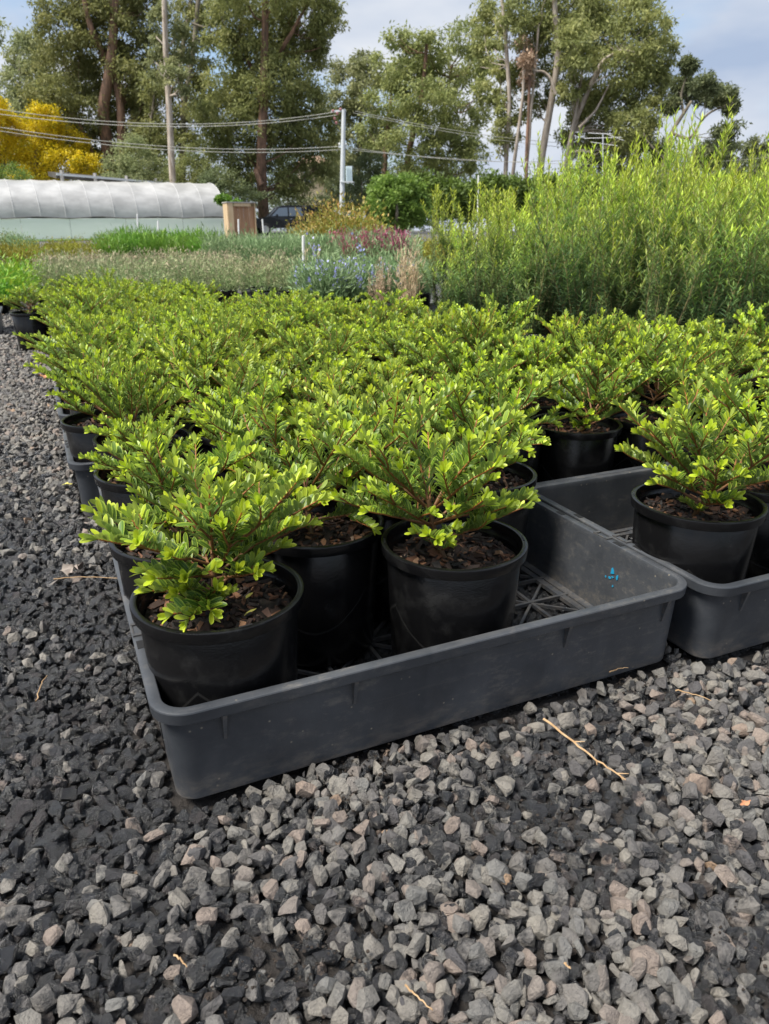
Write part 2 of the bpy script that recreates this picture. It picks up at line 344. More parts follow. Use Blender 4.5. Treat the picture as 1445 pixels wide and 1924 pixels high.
def lawnmat():
    m, t, b = mat('lawn', (0.06, 0.14, 0.03), 0.9); n = noise(t, 1.2, 8, 0.7)
    t.links.new(ramp(t, n, [(0.35, (0.05, 0.12, 0.02)), (0.7, (0.13, 0.22, 0.05))]), b.inputs['Base Color']); bump(t, b, noise(t, 20, 6), 1, 0.1); return m
M['lawn'] = lawnmat()
def simple(name, a, b_, sc, rough, vs=None, bd=0.0, metal=0.0):
    m, t, b = mat(name, a, rough, metal); n = noise(t, sc, 6, 0.6, vscale=vs)
    t.links.new(ramp(t, n, [(0.38, a), (0.66, b_)]), b.inputs['Base Color'])
    if bd: bump(t, b, n, 0.4, bd)
    return m
M['poly'] = simple('greenhouse_film', (0.32, 0.32, 0.32), (0.47, 0.47, 0.47), 0.7, 0.35, vs=(1, 1, 2.2), bd=0.05)
M['corrugated'] = simple('white_sheet', (0.86, 0.89, 0.85), (0.94, 0.95, 0.93), 0.8, 0.5, vs=(0.4, 0.4, 2))
M['whitepaint'] = simple('white_paint', (0.70, 0.71, 0.70), (0.80, 0.80, 0.79), 3, 0.45)
M['hoopm'] = simple('film_seam', (0.58, 0.58, 0.59), (0.66, 0.67, 0.68), 2, 0.5)
M['plywood'] = simple('plywood', (0.50, 0.36, 0.21), (0.62, 0.47, 0.30), 2.0, 0.7, vs=(4, 4, 0.5))
M['brownwood'] = simple('brown_boards', (0.30, 0.16, 0.085), (0.48, 0.28, 0.16), 2.0, 0.7, vs=(5, 5, 0.3))
M['greywood'] = simple('weathered_wood', (0.30, 0.29, 0.28), (0.46, 0.44, 0.43), 2.5, 0.85, vs=(6, 6, 0.3))
M['darkroof'] = simple('dark_roof', (0.05, 0.045, 0.04), (0.10, 0.09, 0.08), 1, 0.8)
M['blackpaint'] = simple('black_car_paint', (0.008, 0.009, 0.012), (0.014, 0.015, 0.019), 3, 0.2)
M['tyre'] = mat('rubber', (0.02, 0.02, 0.02), 0.85)[0]
M['rimmetal'] = mat('alloy', (0.45, 0.45, 0.46), 0.35, 0.8)[0]
M['glass'] = mat('car_glass', (0.10, 0.13, 0.17), 0.08, spec=0.8)[0]
M['cable'] = simple('cable', (0.42, 0.41, 0.36), (0.55, 0.54, 0.48), 3, 0.5)
M['galv'] = simple('galvanised', (0.50, 0.53, 0.55), (0.62, 0.65, 0.67), 2, 0.45)
M['transformer'] = simple('pale_blue_enamel', (0.55, 0.66, 0.70), (0.66, 0.75, 0.78), 2, 0.4)
M['insulator'] = mat('pink_insulator', (0.50, 0.22, 0.22), 0.4)[0]
M['cream'] = simple('cream_render', (0.62, 0.52, 0.38), (0.70, 0.60, 0.46), 1, 0.8)
M['rooftile'] = simple('brown_tiles', (0.20, 0.13, 0.09), (0.3, 0.2, 0.14), 2, 0.8)
M['bluepaint'] = mat('blue_paint', (0.012, 0.25, 0.45), 0.5)[0]
M['twig'] = simple('dry_twig', (0.35, 0.22, 0.11), (0.50, 0.34, 0.19), 60, 0.75)
M['deadleaf'] = simple('dead_leaf', (0.17, 0.14, 0.12), (0.30, 0.26, 0.23), 30, 0.8)
M['orangeleaf'] = simple('orange_leaf', (0.42, 0.18, 0.09), (0.55, 0.28, 0.15), 30, 0.7)
M['yellowleaf'] = simple('fallen_yellow_leaf', (0.40, 0.36, 0.05), (0.55, 0.50, 0.12), 30, 0.6)

# ------------------------------------------------------------------ ground
mb = MB()
g = np.array([[-400, -60, 0], [500, -60, 0], [500, 700, 0], [-400, 700, 0]], float); g[:, 2] = -0.014
mb.add(g, np.array([[0, 1, 2, 3]]))
ground = tag(mb.build('ground', M['ground']), kind='structure', label='wet dark gravel ground')
mb = MB(); V = []; Ds = [36, 42, 49, 56, 62, 75, 110, 250]
for D in Ds:
    for px in (-1500, 0, 722, 1445, 2900): p = R(px, HY, D); V.append([p[0], p[1], gz(D) - 0.006])
mb.add(np.array(V), np.array([[5 * i + j, 5 * i + j + 1, 5 * i + j + 6, 5 * i + j + 5] for i in range(len(Ds) - 1) for j in range(4)]))
tag(mb.build('rising_ground', M['ground']), kind='structure', label='ground rising gently towards the trees')
mb = MB()
for a, b_, c_, d_ in (((-200, 36.5), (420, 47), (560, 59), (-200, 52)),):
    q = np.array([G(*a), G(*b_), G(*c_), G(*d_)]); q[:, 2] += 0.02; mb.add(q, np.array([[0, 1, 2, 3]]))
tag(mb.build('lawn', M['lawn']), kind='structure', label='strip of green lawn before the long greenhouse')

# ------------------------------------------------------------------ trays
TA, TB, TR = 0.378, 0.2355, 0.022           # half size at the floor, corner radius
TOUT, TH_ = 0.0215, 0.140                   # rim overhang and tray height
body = MB(); body.add(*loft(TA, TB, TR, [(-0.020, 0.002), (0.0, 0.002), (0.004, 0.006), (0.0095, 0.130), (0.0065, 0.130), (0.001, 0.010), (-0.019, 0.007)], True))
me_body = body.mesh('body', M['tray'], True)
def smooth_by_angle(me, ang=35):
    bm = bmesh.new(); bm.from_mesh(me)
    for e in bm.edges:
        if len(e.link_faces) == 2 and e.calc_face_angle(0) > math.radians(ang): e.smooth = False
    bm.normal_update(); bm.to_mesh(me); bm.free()
smooth_by_angle(me_body)
rim = MB(); rim.add(*loft(TA, TB, TR, [(0.0098, 0.127), (0.0196, 0.1235), (0.0203, 0.1242), (TOUT, 0.1378), (0.0208, 0.1394), (0.0196, 0.1400), (0.0092, 0.1402), (0.0077, 0.1395), (0.0066, 0.137), (0.0066, 0.127)], True))
me_rim = rim.mesh('rim', M['tray'], True); smooth_by_angle(me_rim, 28)
grid = MB()
def fbar(x0, y0, x1, y1, z=0.008, wd=0.006, th=0.006): grid.add(*bar((x0, y0, z), (x1, y1, z), wd, th))
gx, gy = TA - 0.012, TB - 0.012
nx_, ny_ = 9, 6
for i in range(nx_ + 1): fbar(-gx + 2 * gx * i / nx_, -gy, -gx + 2 * gx * i / nx_, gy, 0.0080)
for j in range(ny_ + 1): fbar(-gx, -gy + 2 * gy * j / ny_, gx, -gy + 2 * gy * j / ny_, 0.0091)
for i in range(nx_):
    for j in range(ny_):
        x0, x1 = -gx + 2 * gx * i / nx_, -gx + 2 * gx * (i + 1) / nx_; y0, y1 = -gy + 2 * gy * j / ny_, -gy + 2 * gy * (j + 1) / ny_
        if (i + j) % 2: fbar(x0, y0, x1, y1, 0.0072, 0.0045, 0.005)
        else: fbar(x0, y1, x1, y0, 0.0072, 0.0045, 0.005)
grid.add(*loft(TA - 0.02, TB - 0.02, TR, [(-0.012, 0.004), (0.0, 0.004), (0.0, 0.0115), (-0.012, 0.0115)], True))
me_grid = grid.mesh('floor_grid', M['tray'])
ribm = MB()
rv = np.array([[-0.0028, 0.001, 0], [0.0028, 0.001, 0], [0.0028, -0.0105, 0], [-0.0028, -0.0105, 0], [-0.0018, 0.0038, -0.042], [0.0018, 0.0038, -0.042], [0.0018, -0.001, -0.040], [-0.0018, -0.001, -0.040]])
ribm.add(rv, np.array([[0, 1, 2, 3], [4, 7, 6, 5], [3, 2, 6, 7], [0, 3, 7, 4], [1, 5, 6, 2]]))
me_rib = ribm.mesh('rib', M['tray'])
slotm = MB(); slotm.add(*box((0, 0, 0), (0.0085, 0.020, 0.0012))); me_slot = slotm.mesh('slot', M['dark'])
clipm = MB()
clipm.add(*box((0, 0, 0.0012), (0.0125, 0.006, 0.0035))); clipm.add(*box((0, 0.030, 0.0012), (0.0125, 0.006, 0.0035))); clipm.add(*box((-0.0052, 0.015, 0.0008), (0.002, 0.026, 0.0026)))
me_clip = clipm.mesh('clip', M['tray'])
def make_tray(u0, v0, label, group=None, z=0.0, rz=0.0, detail=True):
    t = thing('nursery_tray', label, 'tray', (u0 + TA + TOUT, v0 + TB + TOUT, z), rz, group)
    link('body', me_body, t); link('rim', me_rim, t); link('floor_grid', me_grid, t)
    if detail:
        for x in (-0.322, -0.159, 0.165, 0.346):
            link('rib', me_rib, t, (x, -TB - 0.0085, 0.1245))
        for y in (-0.09, 0.09):
            link('rib', me_rib, t, (-TA - 0.0085, y, 0.1245), (0, 0, -math.pi / 2)); link('rib', me_rib, t, (TA + 0.0085, y, 0.1245), (0, 0, math.pi / 2))
        for sx in (-1, 1):
            link('slot', me_slot, t, (sx * (TA + 0.0140), -0.085, 0.1401)); link('slot', me_slot, t, (sx * (TA + 0.0140), 0.075, 0.1401))
            link('clip', me_clip, t, (sx * (TA + 0.0140), -0.06, 0.1396))
    return t
AX, AY = 0.0415, 0.7025
PIT_V = 2 * (TB + TOUT) + 0.003
grp = 'grey plastic nursery trays under the bed of low shrubs'
trayA = make_tray(AX, AY, 'front grey tray holding three pots, with an empty right end and blue paint flecks', grp)
trayB = make_tray(AX + 0.805, AY - 0.030, 'grey tray at the front beside the blue-flecked one, cut by the right picture edge', grp, rz=math.radians(-0.6))
trays = [(AX, AY), (AX + 0.805, AY - 0.030)]
for k in range(1, 8):
    off = {2: -0.045, 3: -0.05, 4: -0.03, 5: -0.04}.get(k, 0.006)
    u0, v0 = AX + off, AY + PIT_V * k; trays.append((u0, v0))
    lb = {1: 'grey tray directly behind the front corner tray on the gravel edge', 2: 'grey tray whose corner juts out over the gravel, third along the left edge'}.get(k, 'grey tray under the shrubs farther along the gravel path edge')
    make_tray(u0, v0, lb, grp)
for k in range(1, 6):
    make_tray(AX + 0.805, AY - 0.030 + PIT_V * k, 'grey tray hidden under close-set pots behind the front right tray', grp); trays.append((AX + 0.805, AY - 0.030 + PIT_V * k))
for k in range(1, 3):
    make_tray(AX + 1.612, AY - 0.05 + PIT_V * k, 'grey tray at the right edge of the bed of low shrubs', grp); trays.append((AX + 1.612, AY - 0.05 + PIT_V * k))
# blue paint flecks on the inside of the front tray's right wall
fl = MB()
def fleck(y, z, sy, sz):
    n = 9; a = np.linspace(0, 2 * math.pi, n, endpoint=False); r = RG.uniform(0.6, 1.15, n)
    yy, zz = y + sy * r * np.cos(a), z + sz * r * np.sin(a)
    x = TA + 0.001 + (zz - 0.010) / 0.12 * 0.0055 - 0.0006
    V = np.c_[x, yy, zz]; V2 = V.copy(); V2[:, 0] -= 0.0007
    fl.add(np.concatenate([V2, V]), [np.arange(n)[None], np.stack([np.arange(n), (np.arange(n) + 1) % n, (np.arange(n) + 1) % n + n, np.arange(n) + n], -1)])
for a in ((0.0, 0.093, 0.0045, 0.0075), (-0.013, 0.087, 0.003, 0.005), (0.004, 0.079, 0.004, 0.0025), (0.014, 0.077, 0.002, 0.002), (-0.006, 0.0675, 0.002, 0.0022), (-0.002, 0.083, 0.003, 0.002)): fleck(a[0] - 0.09, *a[1:])
tag(fl.build('paint_fleck', M['bluepaint'], trayA), label='splashed blue paint flecks')

# ------------------------------------------------------------------ pots
PSC = (1.03, 1.10)
prof_out = [(0.0, 0.0), (0.078, 0.0), (0.084, 0.001), (0.0865, 0.004), (0.0955, 0.172)]
potb = MB()
potb.add(*lathe([(0.070, 0.002), (0.082, 0.0), (0.0845, 0.001), (0.0860, 0.004), (0.0950, 0.176), (0.0936, 0.178), (0.0922, 0.172), (0.0915, 0.171), (0.0918, 0.167), (0.0909, 0.166), (0.0912, 0.162), (0.0903, 0.161), (0.0905, 0.157), (0.0896, 0.156), (0.088, 0.13), (0.0830, 0.006), (0.0, 0.006)], 56, PSC))
me_pot = potb.mesh('pot', M['pot'], True); smooth_by_angle(me_pot, 50)
rimb = MB()
rimb.add(*lathe([(0.0950, 0.1765), (0.1012, 0.1762), (0.1019, 0.1768), (0.1030, 0.1885), (0.1025, 0.1898), (0.1014, 0.1904), (0.0966, 0.1904), (0.0953, 0.1898), (0.0946, 0.1870), (0.0938, 0.178), (0.0950, 0.1765)], 56, PSC))
me_prim = rimb.mesh('rim', M['pot'], True); smooth_by_angle(me_prim, 38)
pslot = MB(); pslot.add(*box((0, 0, 0), (0.0026, 0.016, 0.0010))); me_pslot = pslot.mesh('slot', M['dark'])

def chip_template(seed):
    r = np.random.default_rng(seed); V, Fc = box((0, 0, 0), (1, 1, 1)); V = V + r.normal(0, 0.10, V.shape); V[:, 0] *= np.where(V[:, 1] > 0, r.uniform(0.5, 1), 1); return V, Fc
CHT = [chip_template(i) for i in range(8)]
def soil_disc(r_, z, seed):
    r = np.random.default_rng(seed); n, m = 28, 9; V = [[0, 0, z + 0.004]]
    for i in range(1, m + 1):
        rr = r_ * i / m
        for j in range(n):
            a = 2 * math.pi * j / n; V.append([rr * math.cos(a), rr * math.sin(a), z + r.normal(0, 0.0016) + (0.004 * (1 - i / m))])
    f3 = [[0, 1 + j, 1 + (j + 1) % n] for j in range(n)]
    f4 = [[1 + (i - 1) * n + j, 1 + i * n + j, 1 + i * n + (j + 1) % n, 1 + (i - 1) * n + (j + 1) % n] for i in range(1, m) for j in range(n)]
    b = MB(); b.add(np.array(V), [np.array(f3), np.array(f4)]); return b.mesh('soil', M['soil'], True)
SOILZ = 0.180
def chip_list(n, seed, big=False):
    r = np.random.default_rng(seed); out = []
    for i in range(n):
        rr = 0.088 * math.sqrt(r.uniform(0, 1)); a = r.uniform(0, 2 * math.pi)
        ln = r.uniform(0.006, 0.018) * (1.25 if big else 1); s = np.array([ln * r.uniform(0.25, 0.6), ln, r.uniform(0.0015, 0.004)])
        if rr > 0.088 - ln * 0.5: rr = 0.088 - ln * 0.5
        R_ = np.array(Matrix.Rotation(r.uniform(0, 6.28), 3, 'Z') @ Matrix.Rotation(r.normal(0, 0.35), 3, 'X') @ Matrix.Rotation(r.normal(0, 0.4), 3, 'Y'))
        out.append((r.integers(8), s, R_, np.array([rr * math.cos(a), rr * math.sin(a), SOILZ + 0.003 + r.uniform(0, 0.006)]), min(1, r.beta(0.9, 1.6))))
    return out
def chips_mesh(n, seed):
    b = MB()
    for k, s, R_, p, t in chip_list(n, seed):
        V, Fc = CHT[k]; b.add((V * s) @ R_.T + p, Fc, tint=t)
    return b.mesh('bark_chips', M['chip'])
me_soils = [soil_disc(0.0928, SOILZ, i) for i in range(4)]
me_chips = [chips_mesh(240, 50 + i) for i in range(4)]

# ------------------------------------------------------------------ low shrub
def leaf_template(rows, hero):
    prof = np.interp(rows, [0, 0.12, 0.35, 0.62, 0.82, 0.94, 1.0], [0.03, 0.07, 0.135, 0.168, 0.150, 0.085, 0.01])
    cols = np.array([-1, -0.72, 0, 0.72, 1]) if hero else np.array([-1, 0, 1])
    V = []; E = []
    for t, wv in zip(rows, prof):
        for c in cols:
            V.append([c * wv, t, 0.10 * abs(c) * wv * 2.2 - 0.10 * t * t + 0.05 * t]); E.append(max(abs(c), 1.0 if t > 0.99 else 0) if hero else abs(c) * 0.9)
    nc = len(cols); f = []
    for i in range(len(rows) - 1):
        for j in range(nc - 1): f.append([i * nc + j, i * nc + j + 1, (i + 1) * nc + j + 1, (i + 1) * nc + j])
    return np.array(V), np.array(f), np.array(E)
LT_H = leaf_template(np.array([0, 0.14, 0.38, 0.62, 0.82, 0.94, 1.0]), True)
LT_L = leaf_template(np.array([0, 0.35, 0.7, 1.0]), False)

def curve(p0, d0, ln, n, up=0.0, wob=0.05, r=None):
    pts = [np.array(p0, float)]; d = np.array(d0, float); d /= np.linalg.norm(d); st = ln / (n - 1)
    for i in range(n - 1):
        d = d + np.array([0, 0, up / (n - 1)]) + r.normal(0, wob / math.sqrt(n), 3); d /= np.linalg.norm(d); pts.append(pts[-1] + d * st)
    return np.array(pts)
def grow_shrub(seed, rad=0.145, ht=0.215, nprim=12, lsize=0.023, bare=0.0, dens=1.0, trims=()):
    r = np.random.default_rng(seed); stems = []; leaves = []
    z0 = SOILZ
    trunk = curve((r.normal(0, 0.006), r.normal(0, 0.006), z0 - 0.004), (r.normal(0, 0.2), r.normal(0, 0.2), 1), 0.082 + bare, 6, 0.1, 0.12, r)
    stems.append((trunk, 0.0052, 0.0034, 0.0))
    def leafy(pts, start, base_age, big=1.0):
        seg = np.linalg.norm(np.diff(pts, axis=0), axis=1); cum = np.r_[0, np.cumsum(seg)]; L_ = cum[-1]
        s = L_ * start; side = nrm(np.cross(pts[-1] - pts[0], [0, 0, 1.0]))[None][0]; k = 0
        tw = r.normal(0, 0.20)
        while s < L_ * 0.985:
            p = np.array([np.interp(s, cum, pts[:, a]) for a in range(3)]); i = min(np.searchsorted(cum, s), len(pts) - 1); tg = nrm(pts[i] - pts[max(i - 1, 0)])
            lat = nrm(np.cross(tg, [0, 0, 1.0]) + 1e-6); upv = np.cross(lat, tg)
            lat, upv = lat * math.cos(tw) + upv * math.sin(tw), upv * math.cos(tw) - lat * math.sin(tw)
            fr = s / L_; age = base_age + (1 - base_age) * fr ** 2.2
            for sg in (-1, 1):
                if r.random() < 0.04: continue
                roll = r.normal(0, 0.10) + (0.70 if k % 2 else 0.38)
                l2 = lat * sg * math.cos(roll) + upv * math.sin(roll); steep = abs(tg[2]) > 0.78
                if steep:
                    roll = r.normal(0, 0.25) + (1.5 if k % 2 else 0.1); l2 = sg * (lat * math.cos(roll) + upv * math.sin(roll))
                d = tg * (0.40 + 0.50 * fr + r.normal(0, 0.06)) + l2 * 0.85 + np.array([0, 0, 0.15]) + r.normal(0, 0.06, 3)
                nn = (tg * 0.9 - l2 * 0.4 if steep else upv * 0.75 + tg * 0.5 - l2 * 0.4) + r.normal(0, 0.16, 3)
                sz = lsize * 0.96 * big * r.uniform(0.8, 1.1) * (0.72 + 0.34 * math.sin(math.pi * min(1, fr * 0.9 + 0.1)))
                leaves.append((p, d, nn, sz, np.clip(age + r.normal(0, 0.07), 0, 1)))
            s += lsize * (0.31 - 0.09 * fr) / dens * r.uniform(0.9, 1.1); k += 1
        tg = nrm(pts[-1] - pts[-2]); lat = nrm(np.cross(tg, [0, 0, 1.0]) + 1e-6); upv = np.cross(lat, tg)
        for j in range(5):
            a = j * 2 * math.pi / 5 + r.uniform(0, 0.5); o = lat * math.cos(a) + upv * math.sin(a); sp = r.uniform(0.25, 0.62) * (1 if j else 0.2)
            leaves.append((pts[-1], tg + o * sp, -o + tg * 0.3, lsize * big * r.uniform(0.7, 0.95), np.clip(0.92 + r.normal(0, 0.08), 0, 1)))
    for i in range(nprim):
        az = 2 * math.pi * (i * 0.381966 + r.uniform(-0.04, 0.04)); q = (i + 0.5) / nprim
        el = math.radians(9 + 54 * q ** 1.25 + r.normal(0, 5)); tpos = 0.48 + 0.52 * q
        p0 = trunk[min(5, int(tpos * 5))] + r.normal(0, 0.001, 3)
        c = math.cos(el); dirv = np.array([math.cos(az) * c, math.sin(az) * c, math.sin(el)])
        Lx = rad / max(c, 0.3); Lz = (ht - (p0[2] - z0)) / max(math.sin(el), 0.2)
        ln = min(Lx, Lz, 0.22) * r.uniform(0.85, 1.12)
        for ta in trims:
            if math.cos(az - ta) > 0.25: ln *= 0.55 + 0.45 * min(1, max(0, (q - 0.25) / 0.5))
        pts = curve(p0, dirv, ln, 9, 0.25 if q < 0.5 else -0.05, 0.15, r)
        stems.append((pts, 0.0023, 0.0008, 1.0)); leafy(pts, 0.22, 0.10)
        nb = r.integers(3, 5)
        for b_ in range(nb):
            j = int(np.clip(2 + (b_ + r.uniform(0, 0.8)) * 5 / nb, 2, 7)); tg = nrm(pts[j] - pts[j - 1]); sd = (1 if b_ % 2 else -1)
            lat = nrm(np.cross(tg, [0, 0, 1.0]) + 1e-6) * sd
            dv = tg * 0.80 + lat * 0.75 + np.array([0, 0, r.uniform(0.0, 0.30)])
            q2 = curve(pts[j], dv, ln * r.uniform(0.32, 0.55) * (1.1 - j / 14), 6, 0.2, 0.18, r)
            stems.append((q2, 0.0017, 0.0009, 1.0)); leafy(q2, 0.12, 0.22)
    for i in range(3):
        az = r.uniform(0, 6.28); pts = curve(trunk[1], (math.cos(az), math.sin(az), 0.35), r.uniform(0.02, 0.032), 4, 0.4, 0.1, r)
        stems.append((pts, 0.0014, 0.0008, 1.0)); leafy(pts, 0.1, 0.35, 0.75)
    return stems, leaves
def stem_mesh(stems, n=5):
    b = MB()
    for pts, r0, r1, t in stems:
        V, f = tube(pts, np.linspace(r0, r1, len(pts)), n); tt = np.repeat(np.linspace(0.15 if t else 0, t, len(pts)), n); b.add(V, f, tint=tt)
    return b.mesh('stem', M['stem'], True)
def leaf_mesh(leaves, LT, name='foliage', matn='leaf'):
    p = np.array([l[0] for l in leaves]); d = np.array([l[1] for l in leaves]); n = np.array([l[2] for l in leaves]); s = np.array([l[3] for l in leaves]); a = np.array([l[4] for l in leaves])
    V, f = inst(LT[0], LT[1], frames(d, n, s), p)
    b = MB(); b.add(V, f, tint=np.repeat(a, len(LT[0])), edge=np.tile(LT[2], len(p))); return b.mesh(name, M[matn], True)

# shared single-leaf meshes: eight ages
LEAFCLS = []
for k in range(8):
    b = MB(); b.add(LT_H[0], LT_H[1], tint=(k + 0.5) / 8, edge=LT_H[2]); LEAFCLS.append(b.mesh('leaf', M['leaf'], True))
CHIPCLS = []
for k in range(24):
    b = MB(); V, Fc = CHT[k % 8]; b.add(V, Fc, tint=min(1, (k * 7 % 24 + 0.5) / 24)); CHIPCLS.append(b.mesh('bark_chip', M['chip']))

def pot_base(x, y, z, label, group, slots=False, rz=0.0, tilt=(0, 0)):
    t = thing('potted_shrub', label, 'potted plant', (x, y, z), rz, group)
    t.rotation_euler = (tilt[0], tilt[1], rz)
    p = link('pot', me_pot, t); r_ = link('rim', me_prim, p)
    if slots:
        for a in (0.3, 0.3 + math.pi):
            link('slot', me_pslot, p, (0.1006 * math.cos(a), 0.1006 * math.sin(a), 0.2095), (0, 0, a))
    return t
def hero_pot(x, y, z, label, seed, group, nchip=55, rz=0.0, **kw):
    t = pot_base(x, y, z, label, group, True, rz)
    s = link('soil', me_soils[seed % 4], t)
    r = random.Random(seed)
    for k, sc3, R_, p, tn in chip_list(nchip, seed * 3 + 1, True):
        idx = min(range(24), key=lambda i: (abs(((i * 7 % 24) + 0.5) / 24 - tn) + (0 if i % 8 == k else 0.02)))
        c = link('bark_chip', CHIPCLS[idx], s); c.matrix_local = Matrix.Translation(p) @ Matrix(R_.tolist()).to_4x4() @ Matrix.Diagonal((*sc3, 1))
    o = link('bark_chips', me_chips[seed % 4], s); o['kind'] = 'stuff'
    tr = [math.atan2(-y, -x) - rz] + ([math.pi - rz] if x < 0.2 and y > 0.9 else [])
    stems, leaves = grow_shrub(seed, trims=tr, **kw)
    link('stem', stem_mesh(stems, 6), t)
    W = Matrix.Translation((x, y, z)) @ Matrix.Rotation(rz, 4, 'Z')
    pw = np.array([W @ Vector(l[0] + nrm(l[1]) * l[3] * 0.5) for l in leaves]); d = np.linalg.norm(pw - np.array([0, 0, CAMH]), axis=1)
    tocam = nrm(np.array([0, 0, CAMH]) - pw)
    nn = np.array([W.to_3x3() @ Vector(nrm(l[2])) for l in leaves])
    ctr = np.array([x, y, z + SOILZ + 0.08])
    outward = np.einsum('ij,ij->i', pw - ctr, tocam)
    score = np.array([l[3] for l in leaves]) / d * (0.4 + np.abs(np.einsum('ij,ij->i', nn, tocam))) * (1 + 6 * outward)
    idx = np.argsort(-score); big = idx[:295]; rest = idx[295:]
    fr = frames(np.array([l[1] for l in leaves]), np.array([l[2] for l in leaves]), np.array([l[3] for l in leaves]))
    for i in big:
        l = leaves[i]; o = link('leaf', LEAFCLS[min(7, int(l[4] * 8))], t)
        m4 = Matrix([[fr[i][0][a], fr[i][1][a], fr[i][2][a], l[0][a]] for a in range(3)] + [[0, 0, 0, 1]]); o.matrix_local = m4
    o = link('foliage', leaf_mesh([leaves[i] for i in rest], LT_H if y < 0.9 else LT_L), t); o['kind'] = 'stuff'
    return t
G1 = 'potted low shrubs standing in the trays'
Z0 = 0.0125
front = [
    (0.146, 0.824, 'potted low shrub in the front left corner of the front tray, branches over its rim', 5, dict(rad=0.150, ht=0.172, nprim=15, lsize=0.0240)),
    (0.4915, 0.843, 'potted low shrub with a bare stem and red-brown bark chunk, beside the empty tray end', 8, dict(rad=0.150, ht=0.198, nprim=15, lsize=0.0222, bare=0.018)),
    (0.333, 0.996, 'potted low shrub between the two front pots, set half a pot deeper in the tray', 14, dict(rad=0.15, ht=0.192, nprim=14, lsize=0.0210)),
    (0.944, 0.823, 'potted low shrub at the near end of the right tray, next to its empty floor', 21, dict(rad=0.155, ht=0.205, nprim=14, lsize=0.0225, bare=0.012)),
    (0.500, 1.078, 'potted low shrub tucked behind the bare-stemmed front one', 25, dict(rad=0.15, ht=0.192, nprim=14, lsize=0.022)),
    (0.690, 1.100, 'potted low shrub at the back of the front tray, nearest the empty corner', 31, dict(rad=0.15, ht=0.192, nprim=14, lsize=0.0210)),
    (0.140, 1.035, 'potted low shrub on the gravel side, right behind the front corner pot', 36, dict(rad=0.13, ht=0.175, nprim=13, lsize=0.022)),
    (1.150, 0.860, 'potted low shrub in the right tray cut off by the right picture edge', 41, dict(rad=0.15, ht=0.19, nprim=13, lsize=0.022)),
    (1.090, 1.330, 'potted low shrub directly behind the back wall of the empty tray floor', 47, dict(rad=0.155, ht=0.178, nprim=14, lsize=0.0210)),
]
used = []
for x, y, lb, sd, kw in front:
    hero_pot(x, y, Z0, lb, sd, G1, rz=sd * 0.7 + (1.0 if sd == 5 else 0), **kw); used.append((x, y))

NV = 9
vst = []; vlf = []; 
for k in range(NV):
    st, lf = grow_shrub(100 + k, rad=0.142 + 0.006 * (k % 3), ht=0.160 + 0.011 * (k % 5), nprim=13 + k % 4, lsize=0.0205 + 0.001 * (k % 3))
    vst.append(stem_mesh(st, 4)); vlf.append(leaf_mesh(lf, LT_H if k < 5 else LT_L))
def plain_pot(x, y, z, label, k, rz, sc=1.0, group=G1, xy=1.0):
    t = pot_base(x, y, z, label, group, False, rz, (random.gauss(0, 0.012), random.gauss(0, 0.012)))
    s = link('soil', me_soils[k % 4], t)
    if y < 2.3: o = link('bark_chips', me_chips[k % 4], s); o['kind'] = 'stuff'
    a = link('stem', vst[k], t); b = link('foliage', vlf[k], t); b['kind'] = 'stuff'
    for q in (a, b): q.scale = (xy, xy, sc)
    [c for c in t.children if c.name.startswith('pot')][0].scale = (0.965, 0.965, 1)
    return t
named = {
    (0.140, 1.375): 'potted low shrub with its rim showing on the gravel side of the second tray',
    (0.150, 1.620): 'potted low shrub third along the gravel edge, its rim half under leaves',
    (0.100, 1.835): 'potted low shrub leaning out in the jutting tray beside the gravel',
    (0.890, 1.345): 'potted low shrub whose black pot fills the corner behind both front trays',
    (1.292, 1.310): 'potted low shrub just to the right of the pot behind the empty floor',
    (1.250, 1.040): 'potted low shrub at the right picture edge, set deeper in the right tray',
}
spots = list(named)
allspots = []
def place(x, y):
    for a in used + allspots:
        if (a[0] - x) ** 2 + (a[1] - y) ** 2 < 0.178 ** 2: return
    allspots.append((x, y))
for s_ in spots: place(*s_)
for (u0, v0) in trays[2:]:
    for rr, vv in enumerate((0.135, 0.375)):
        for i in range(4):
            x = u0 + 0.118 + 0.187 * i + random.uniform(-.006, .006); y = v0 + vv + random.uniform(-.008, .008) + (0.03 if i % 2 else -0.02)
            lim = 2.02 if y < 2.0 else (1.52 if y < 2.9 else 1.25)
            if x < lim and y < 4.75: place(x, y)
for i in range(2):
    pass
ORD = ['first', 'second', 'third', 'fourth', 'fifth', 'sixth', 'seventh', 'eighth', 'ninth', 'tenth', 'eleventh', 'twelfth', 'thirteenth', 'fourteenth', 'fifteenth', 'sixteenth', 'seventeenth', 'eighteenth', 'nineteenth', 'twentieth']
edge = sorted([q for q in allspots if q[0] < 0.2 and q not in named], key=lambda q: q[1])
for n_, q in enumerate(edge): named[q] = 'low shrub on the gravel edge of the bed, %s after the jutting tray corner' % ORD[n_ % 20]
back = sorted([q for q in allspots if q[1] > 4.55 and q not in named], key=lambda q: q[0])
for n_, q in enumerate(back): named[q] = 'low shrub in the farthest row by the heath, %s from the path' % ORD[n_ % 20]
rgt = sorted([q for q in allspots if q[0] > 1.72 and q not in named], key=lambda q: q[1])
for n_, q in enumerate(rgt): named[q] = 'low shrub on the right side of the bed, %s from the front' % ORD[n_ % 20]
for i, (x, y) in enumerate(allspots):
    if (x, y) in named: lb = named[(x, y)]
    else: lb = 'one of the close-set low shrubs whose foliage merges into the green bed'
    far = y > 2.1
    k = (5 + i % 4) if far else (i * 3 % 5)
    plain_pot(x, y, Z0, lb, k, random.uniform(0, 6.28), random.uniform(0.9, 1.1), xy=(0.74 if x < 0.2 and y < 2.0 else 1.0))
